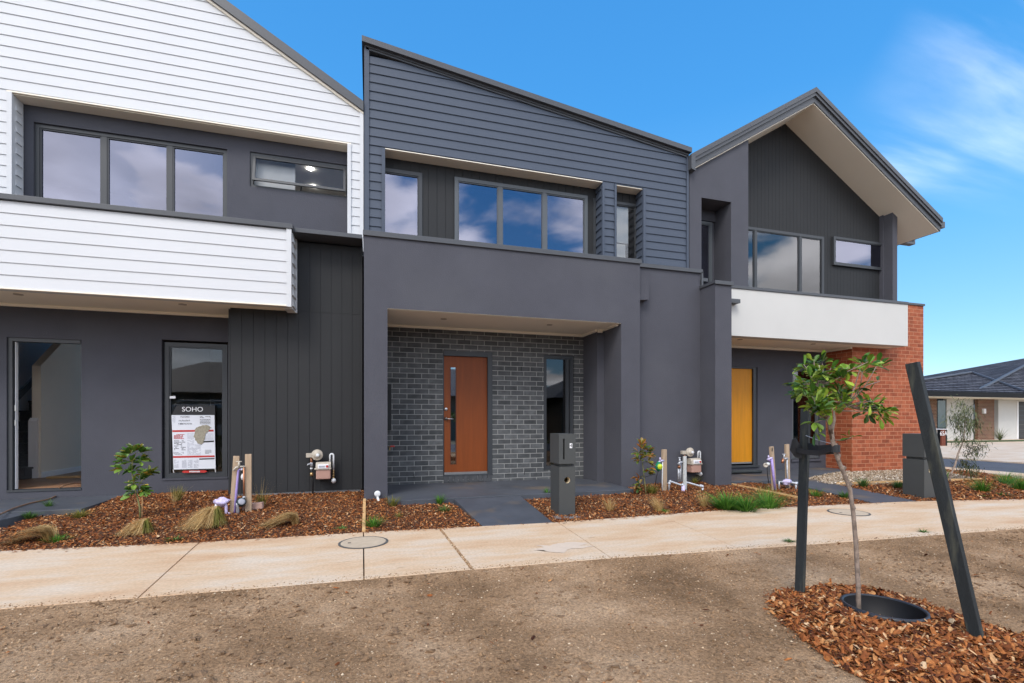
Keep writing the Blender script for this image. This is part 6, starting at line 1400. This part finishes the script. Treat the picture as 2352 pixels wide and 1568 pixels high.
# --- far house across the side street
def z8b(x, y): return 2095.3 + x * .1641, 772 + y * .1641
YF = 20.5
HF = thing('suburban_house', 'single storey house with dark tiled hip roof and brown brick pier across the side street', 'house', (34, YF, 0))
Xf = lambda x, Y=YF: wx(z8b(x, 0)[0], Y)
Zf = lambda x, y, Y=YF: wz(*z8b(x, y), Y)
ev = Zf(600, 870, 20.0)
xl, xp0, xp1 = Xf(120), Xf(927, 20.3), Xf(1150, 20.3)
MB().box(xl - 3, Xf(345), YF, YF + .2, -.05, ev).box(xl - 3, xl - 2.8, YF, YF + 8, -.05, ev).build('brick_wall', M['farbrick'], HF)
MB().box(Xf(486), Xf(860), YF + .01, YF + .2, -.05, ev).build('rendered_wall', M['whiterender'], HF)
mb = MB(); mb.box(Xf(1151), Xf(1418), YF - .2, YF, -.05, ev).box(Xf(1418), Xf(1700), YF - .2, YF, Zf(1450, 915), ev).box(Xf(1700), Xf(1700) + 6, YF - .2, YF, -.05, ev); mb.build('rendered_wall', M['whiterender'], HF)
MB().box(xp0, xp1, 20.3, YF, -.05, ev).build('brick_pier', M['farbrick'], HF)
wf_ = MB().box(Xf(346), Xf(366), YF + .03, YF + .1, Zf(400, 1295), ev - .1).box(Xf(366), Xf(484), YF + .03, YF + .1, Zf(400, 1295), Zf(400, 1280)).build('window', M['gutter'], HF)
MB().box(Xf(367), Xf(484), YF + .05, YF + .09, Zf(400, 1280), ev - .1).build('window_pane', M['teal'], wf_)
MB().box(Xf(346), Xf(485), YF + .02, YF + .2, -.05, Zf(400, 1297)).build('window_base', M['whiterender'], HF)
MB().box(Xf(861), xp0, YF + .02, YF + .08, -.05, ev).build('entry_glass', M['teal'], HF)
mb = MB(); gx = Xf(1422); 
for k in range(8): z0_ = k * (Zf(1450, 915)) / 8; mb.box(gx, Xf(1699), YF - .12 - .004 * (k % 2), YF - .05, z0_ + .012, z0_ + Zf(1450, 915) / 8)
mb.build('garage_door', M['garage'], HF)
MB().box(gx - .12, gx - .0, YF - .24, YF - .2, -.03, Zf(1450, 915)).build('door_trim', M['label'], HF)
lp_ = (Xf(991, 20.29), Zf(991, 1048, 20.29)); MB().box(lp_[0] - .09, lp_[0] + .09, 20.18, 20.299, lp_[1] - .15, lp_[1] + .15).build('wall_light', M['label'], HF)
M['rooftile2'] = brickmat('roof_tile_rows', [(0, (.085, .088, .105)), (.5, (.12, .123, .145)), (1, (.17, .175, .20))], (.004, .004, .006), .9, .34, .13, .07, .25, 1.0, .05)
gut = ev + .32
def hip(name, x0, x1, y0, y1, z0, r0, r1, mat):
    mb = MB(); v = [(x0, y0, z0), (x1, y0, z0), (x1, y1, z0), (x0, y1, z0), r0, r1]
    mb.add(v, [(0, 1, 5, 4), (1, 2, 5), (2, 3, 4, 5), (3, 0, 4)]); return mb.build(name, M[mat], HF)
ap = (wx(2231, 23.2), 23.2, wz(2231, 856.5, 23.2)); hx0, hx1 = xl - 6, xp1 + .9
hipA = hip('roof', hx0, hx1, 19.1, 27.5, gut, (ap[0] - .05, 23.2, ap[2]), (ap[0] + .05, 23.3, ap[2]), 'rooftile2')
rg = (wx(2262, 25), 25, wz(2262, 858, 25)); rt = (wx(2480, 25), 25, wz(2480, 806, 25))
mb = MB(); mb.add([(wx(2240, 19.6), 19.6, gut), (70, 19.6, gut), (70, 34, gut), (wx(2240, 19.6), 34, gut), (rt[0], 27, rt[2]), (64, 27, rt[2])], [(0, 1, 5, 4), (1, 2, 5), (2, 3, 4, 5), (3, 0, 4)]); mb.build('roof', M['rooftile2'], HF)
mb = MB()
for a, b in (((hx0, 19.1, gut), ap), ((hx1, 19.1, gut), ap), ((wx(2240, 19.6), 19.6, gut), (rt[0], 27, rt[2])), ((wx(2240, 19.6) + .0, 19.6, gut + .02), (rt[0], 27, rt[2]))): mb.tube([Vector(a) + Vector((0, 0, .05)), Vector(b) + Vector((0, 0, .05))], .10, 6)
mb.build('ridge_tiles', M['rooftile'], HF)
MB().box(hx0, hx1, 19.0, 19.12, gut - .26, gut + .01).box(hx1 + .001, 70, 19.45, 19.62, gut - .26, gut + .01).box(hx0, 70, 19.63, YF + .2, gut - .12, gut - .07).build('gutter', M['gutter'], HF)
MB().box(hx0, 70, 19.14, YF - .0, ev + .005, ev + .05).build('eave_soffit', M['soffit'], HF)
# red-brown letterbox
cl = Vector(G(*z8b(440, 1532), -.03)); 
s_ = (YH * 0 + cl.y) / ray(z8b(440, 0)[0])[1] / F * .1641
t = thing('letterbox', 'rust coloured letterbox with white numbers across the side street', 'letterbox', (cl.x, cl.y, 0))
w2_, h2_ = 82 * s_ * .9, 218 * s_
MB().box(cl.x - w2_ / 2, cl.x + w2_ / 2, cl.y, cl.y + .06, -.04, h2_).build('front_panel', M['corten'], t)
MB().box(cl.x + w2_ / 2 + .001, cl.x + w2_ / 2 + .45 * w2_, cl.y + .0, cl.y + .35, -.04, h2_).build('side_panel', M['gutter'], t)
MB().box(cl.x - w2_ / 2 - .02, cl.x + w2_ * .98, cl.y - .02, cl.y + .37, h2_ + .001, h2_ + .03).build('top_plate', M['label'], t)
text('65A', .30, M['label'], (cl.x - .02, cl.y - .01, h2_ * .74), t, 'house_number')
MB().box(cl.x - w2_ / 2 - .85, cl.x - w2_ / 2 - .05, cl.y + 1.0, cl.y + 1.2, -.04, h2_).build('white_post', M['whiterender'], t)
struct(MB().box(23, 44, 18.2, 19.4, -.05, -.01).build('garden_strip', pm('far_garden', (.06, .085, .03), .95, .5, 3)))
for i, (x, y, h_) in enumerate(((1225, 1440, 1.0), (360, 1480, .5), (620, 1480, .45))):
    g = Vector((Xf(x, 19.3), 19.3, -.02)); mb = MB(); rr_ = random.Random(i)
    for k in range(60): blade(mb, g, (rr_.gauss(0, .5), rr_.gauss(0, .4), 1), h_ * rr_.uniform(.4, 1), (rr_.gauss(0, .2), 0, -.1), .03)
    for v in range(len(mb.v)): pass
    o = mb.build('garden_shrub', M['wattle']); 
    for v in o.data.vertices: v.co = v.co - g
    o.location = g; tag(o, ['spindly shrub against the white wall of the far house', 'low shrub left of the rust coloured letterbox', 'low shrub right of the rust coloured letterbox'][i], 'shrub', 'shrubs at the far house')
# hills
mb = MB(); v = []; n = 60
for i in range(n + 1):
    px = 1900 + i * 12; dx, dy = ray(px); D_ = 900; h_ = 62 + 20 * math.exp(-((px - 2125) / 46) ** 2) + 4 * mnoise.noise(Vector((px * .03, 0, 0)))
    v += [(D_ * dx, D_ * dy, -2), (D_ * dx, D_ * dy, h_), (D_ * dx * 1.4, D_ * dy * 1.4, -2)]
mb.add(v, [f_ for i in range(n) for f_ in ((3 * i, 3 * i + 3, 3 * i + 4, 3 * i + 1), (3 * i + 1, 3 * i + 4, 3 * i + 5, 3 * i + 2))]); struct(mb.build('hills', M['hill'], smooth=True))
# --- parked car and house across the road (seen mirrored in the panes)
t = thing('parked_car', 'silver four wheel drive parked on the road, mirrored in the notice window', 'car', (-4.6, -2.9, -.1))
cx0, cx1, cy0, cy1, cz = -7.0, -2.2, -3.8, -1.95, -.1
body = [(cx0, cz + .45), (cx0 + .05, cz + .95), (cx0 + .25, cz + 1.08), (cx0 + .7, cz + 1.82), (cx0 + 3.0, cz + 1.86), (cx0 + 3.75, cz + 1.15), (cx1 - .1, cz + 1.02), (cx1, cz + .5), (cx1 - .1, cz + .35), (cx0 + .1, cz + .35)]
MB().prismY([(x, z) for x, z in body][::-1], cy0, cy1).build('car_body', M['car'], t, bevel=.06)
mb = MB()
for a, b in ((.85, 1.55), (1.62, 2.35), (2.42, 3.15)): 
    xa_ = cx0 + a; mb.prismY([(xa_ - (.12 if a < 1 else 0), cz + 1.15), (cx0 + b + (.33 if b > 3 else 0), cz + 1.15), (cx0 + b - .0, cz + 1.7), (xa_, cz + 1.7)], cy1 + .001, cy1 + .012)
mb.build('side_window', M['carglass'], t)
for x in (cx0 + .95, cx1 - 1.0):
    w_ = MB().lathe([(.36, -.1), (.38, -.08), (.38, .08), (.36, .1)], (x, cy1 - .08, cz + .38), (0, 1, 0), 28).build('wheel', M['tyre'], t, True)
    MB().lathe([(.22, .101), (.20, .11), (.05, .12)], (x, cy1 - .08, cz + .38), (0, 1, 0), 20).build('rim', M['metal'], w_, True)
    MB().lathe([(.36, -.1), (.38, -.08), (.38, .08), (.36, .1)], (x, cy0 + .08, cz + .38), (0, 1, 0), 28).build('wheel', M['tyre'], t, True)
MB().tube([(cx0 + .8, cy1 - .15, cz + 1.9), (cx0 + .9, cy1 - .15, cz + 1.95), (cx0 + 2.9, cy1 - .15, cz + 1.95), (cx0 + 3.0, cy1 - .15, cz + 1.9)], .02, 8).build('roof_rail', M['metal'], t, True)
t = thing('house', 'tan rendered house across the road, mirrored darkly in the ground floor panes', 'house', (-4, -20, -.1))
mb = MB(); wall(mb, -16, 12, -.3, 3.0, -20.2, -20.0, []); mb.box(-16, 12, -30, -20.21, -.3, 3.0); mb.build('wall', M['housebrown'], t)
MB().add([(-17, -19.2, 3), (13, -19.2, 3), (13, -31, 3), (-17, -31, 3), (-12, -25, 5.6), (8, -25, 5.6)], [(0, 4, 5, 1), (1, 5, 2), (2, 5, 4, 3), (3, 4, 0), (0, 1, 2, 3)]).build('roof', M['rooftile'], t)
t2 = thing('house', 'brown rendered house further right across the road, mirrored in the porch window', 'house', (26, -20, -.1))
MB().box(15, 46, -30, -20, -.3, 3.0).build('wall', M['housebrown'], t2)
MB().add([(14, -19.2, 3), (47, -19.2, 3), (47, -31, 3), (14, -31, 3), (19, -25, 5.6), (42, -25, 5.6)], [(0, 4, 5, 1), (1, 5, 2), (2, 5, 4, 3), (3, 4, 0), (0, 1, 2, 3)]).build('roof', M['rooftile'], t2)
for x in (18, 26, 34): MB().box(x, x + 2, -19.99, -19.95, .8, 2.4).build('window', M['carglass'], t2)
for x in (-13, -8.5, 3, 7.5): MB().box(x, x + 2, -19.99, -19.95, .8, 2.4).build('window', M['carglass'], t)
# ================================================================== SKY, SUN, CAMERA
SUN_EL, SUN_AZ = R(46), R(213)        # azimuth clockwise from +Y
wd = bpy.data.worlds.new('World'); scene.world = wd; wd.use_nodes = True; nt = wd.node_tree; nt.nodes.clear()
out = nt.nodes.new('ShaderNodeOutputWorld'); bg = nt.nodes.new('ShaderNodeBackground'); L(nt, bg.outputs[0], out.inputs[0])
sky = nt.nodes.new('ShaderNodeTexSky'); sky.sky_type = 'NISHITA'; sky.sun_disc = False; sky.sun_elevation = SUN_EL; sky.sun_rotation = SUN_AZ
sky.air_density = 1.0; sky.dust_density = .25; sky.ozone_density = 3.0; sky.altitude = 0
tc = N(nt, 'ShaderNodeTexCoord'); sx = N(nt, 'ShaderNodeSeparateXYZ'); L(nt, tc.outputs['Generated'], sx.inputs[0])
def math_(op, a, b=None, c=None, clamp=False):
    n = N(nt, 'ShaderNodeMath', operation=op); n.use_clamp = clamp
    for i, v in enumerate((a, b, c)):
        if v is None: continue
        if isinstance(v, (int, float)): n.inputs[i].default_value = v
        else: L(nt, v, n.inputs[i])
    return n.outputs[0]
# project the view direction on a high flat layer so that clouds shrink to the horizon
den = math_('ADD', math_('MAXIMUM', sx.outputs[2], .0), .12)
cb = N(nt, 'ShaderNodeCombineXYZ'); L(nt, math_('DIVIDE', sx.outputs[0], den), cb.inputs[0]); L(nt, math_('DIVIDE', sx.outputs[1], den), cb.inputs[1])
n1 = N(nt, 'ShaderNodeTexNoise'); n1.inputs['Scale'].default_value = 1.9; n1.inputs['Detail'].default_value = 8; n1.inputs['Roughness'].default_value = .52; n1.inputs['Distortion'].default_value = .3
L(nt, cb.outputs[0], n1.inputs['Vector'])
# behind the camera: broken cumulus
behind = N(nt, 'ShaderNodeMapRange'); behind.inputs[1].default_value = .15; behind.inputs[2].default_value = -.35; L(nt, sx.outputs[1], behind.inputs[0])
cu = N(nt, 'ShaderNodeMapRange'); cu.interpolation_type = 'SMOOTHSTEP'; cu.inputs[1].default_value = .40; cu.inputs[2].default_value = .57; L(nt, n1.outputs['Fac'], cu.inputs[0])
left = N(nt, 'ShaderNodeMapRange'); left.inputs[1].default_value = -.10; left.inputs[2].default_value = -.42; L(nt, sx.outputs[0], left.inputs[0])
cum = math_('MULTIPLY', math_('MAXIMUM', cu.outputs[0], left.outputs[0]), behind.outputs[0])
# ahead: thin cirrus streaks high on the right
mp = N(nt, 'ShaderNodeMapping'); mp.inputs['Rotation'].default_value = (0, 0, R(38)); mp.inputs['Scale'].default_value = (.45, 2.2, 1); L(nt, cb.outputs[0], mp.inputs[0])
n2 = N(nt, 'ShaderNodeTexNoise'); n2.inputs['Scale'].default_value = 1.5; n2.inputs['Detail'].default_value = 7; n2.inputs['Roughness'].default_value = .5; n2.inputs['Distortion'].default_value = .5; L(nt, mp.outputs[0], n2.inputs['Vector'])
ci = N(nt, 'ShaderNodeMapRange'); ci.interpolation_type = 'SMOOTHSTEP'; ci.inputs[1].default_value = .43; ci.inputs[2].default_value = .80; ci.inputs[4].default_value = .5; L(nt, n2.outputs['Fac'], ci.inputs[0])
right = N(nt, 'ShaderNodeMapRange'); right.interpolation_type = 'SMOOTHSTEP'; right.inputs[1].default_value = .68; right.inputs[2].default_value = .80; L(nt, sx.outputs[0], right.inputs[0])
hi = N(nt, 'ShaderNodeMapRange'); hi.interpolation_type = 'SMOOTHSTEP'; hi.inputs[1].default_value = .27; hi.inputs[2].default_value = .42; L(nt, sx.outputs[2], hi.inputs[0])
cir = math_('MULTIPLY', math_('MULTIPLY', ci.outputs[0], right.outputs[0]), hi.outputs[0])
fac = math_('MAXIMUM', cum, cir, clamp=True)
n3 = N(nt, 'ShaderNodeTexNoise'); n3.inputs['Scale'].default_value = 2.2; n3.inputs['Detail'].default_value = 5; L(nt, cb.outputs[0], n3.inputs['Vector'])
cr_ = ramp(nt, [(.3, (CLOUD_LO, CLOUD_LO * .99, CLOUD_LO * 1.05)), (.7, (CLOUD_HI, CLOUD_HI, CLOUD_HI * 1.02))]) if False else None
mrc = N(nt, 'ShaderNodeMapRange'); mrc.inputs[1].default_value = .3; mrc.inputs[2].default_value = .7; mrc.inputs[3].default_value = 5.0; mrc.inputs[4].default_value = 9.5; L(nt, n3.outputs['Fac'], mrc.inputs[0])
cc = N(nt, 'ShaderNodeCombineXYZ'); L(nt, mrc.outputs[0], cc.inputs[0]); L(nt, mrc.outputs[0], cc.inputs[1]); L(nt, math_('MULTIPLY', mrc.outputs[0], 1.04), cc.inputs[2])
hs = N(nt, 'ShaderNodeHueSaturation'); hs.inputs['Saturation'].default_value = 1.3; hs.inputs['Value'].default_value = 1.0; L(nt, sky.outputs[0], hs.inputs['Color'])
grd = ramp(nt, [(0, (1.30, 2.15, 2.85)), (.10, (1.0, 1.95, 2.95)), (.30, (.56, 1.72, 3.1)), (.52, (.24, 1.25, 2.85)), (1, (.16, .90, 2.5))]); L(nt, sx.outputs[2], grd.inputs[0])
mg_ = N(nt, 'ShaderNodeMix', data_type='RGBA'); mg_.inputs['Factor'].default_value = .72; L(nt, hs.outputs[0], mg_.inputs[6]); L(nt, grd.outputs[0], mg_.inputs[7]); tinted = mg_.outputs[2]
mx = N(nt, 'ShaderNodeMix', data_type='RGBA'); L(nt, fac, mx.inputs['Factor']); L(nt, tinted, mx.inputs[6]); L(nt, cc.outputs[0], mx.inputs[7])
L(nt, mx.outputs[2], bg.inputs[0]); bg.inputs[1].default_value = .15
sl_ = bpy.data.lights.new('sun', 'SUN'); sl_.energy = 1.0; sl_.angle = R(22); sl_.color = (1, .95, .88)
so = bpy.data.objects.new('sun', sl_); COL.objects.link(so)
sd = Vector((math.sin(SUN_AZ) * math.cos(SUN_EL), math.cos(SUN_AZ) * math.cos(SUN_EL), math.sin(SUN_EL)))
so.rotation_euler = sd.to_track_quat('Z', 'Y').to_euler(); so.location = (0, -5, 12)
cam = bpy.data.cameras.new('camera'); co = bpy.data.objects.new('camera', cam); COL.objects.link(co)
cam.sensor_width = 36; cam.lens = F / 2352 * 36; cam.shift_y = (YH - 784) / 2352; cam.clip_end = 3000; cam.clip_start = .05
co.location = (0, 0, CAMZ); co.rotation_euler = (R(90), 0, -R(16.44)); scene.camera = co
scene.view_settings.view_transform = 'Standard'; scene.view_settings.look = 'None'; scene.view_settings.gamma = 1; scene.view_settings.exposure = 1.05
scene.cycles.max_bounces = 8; scene.cycles.transparent_max_bounces = 12; scene.cycles.caustics_reflective = False; scene.cycles.caustics_refractive = False
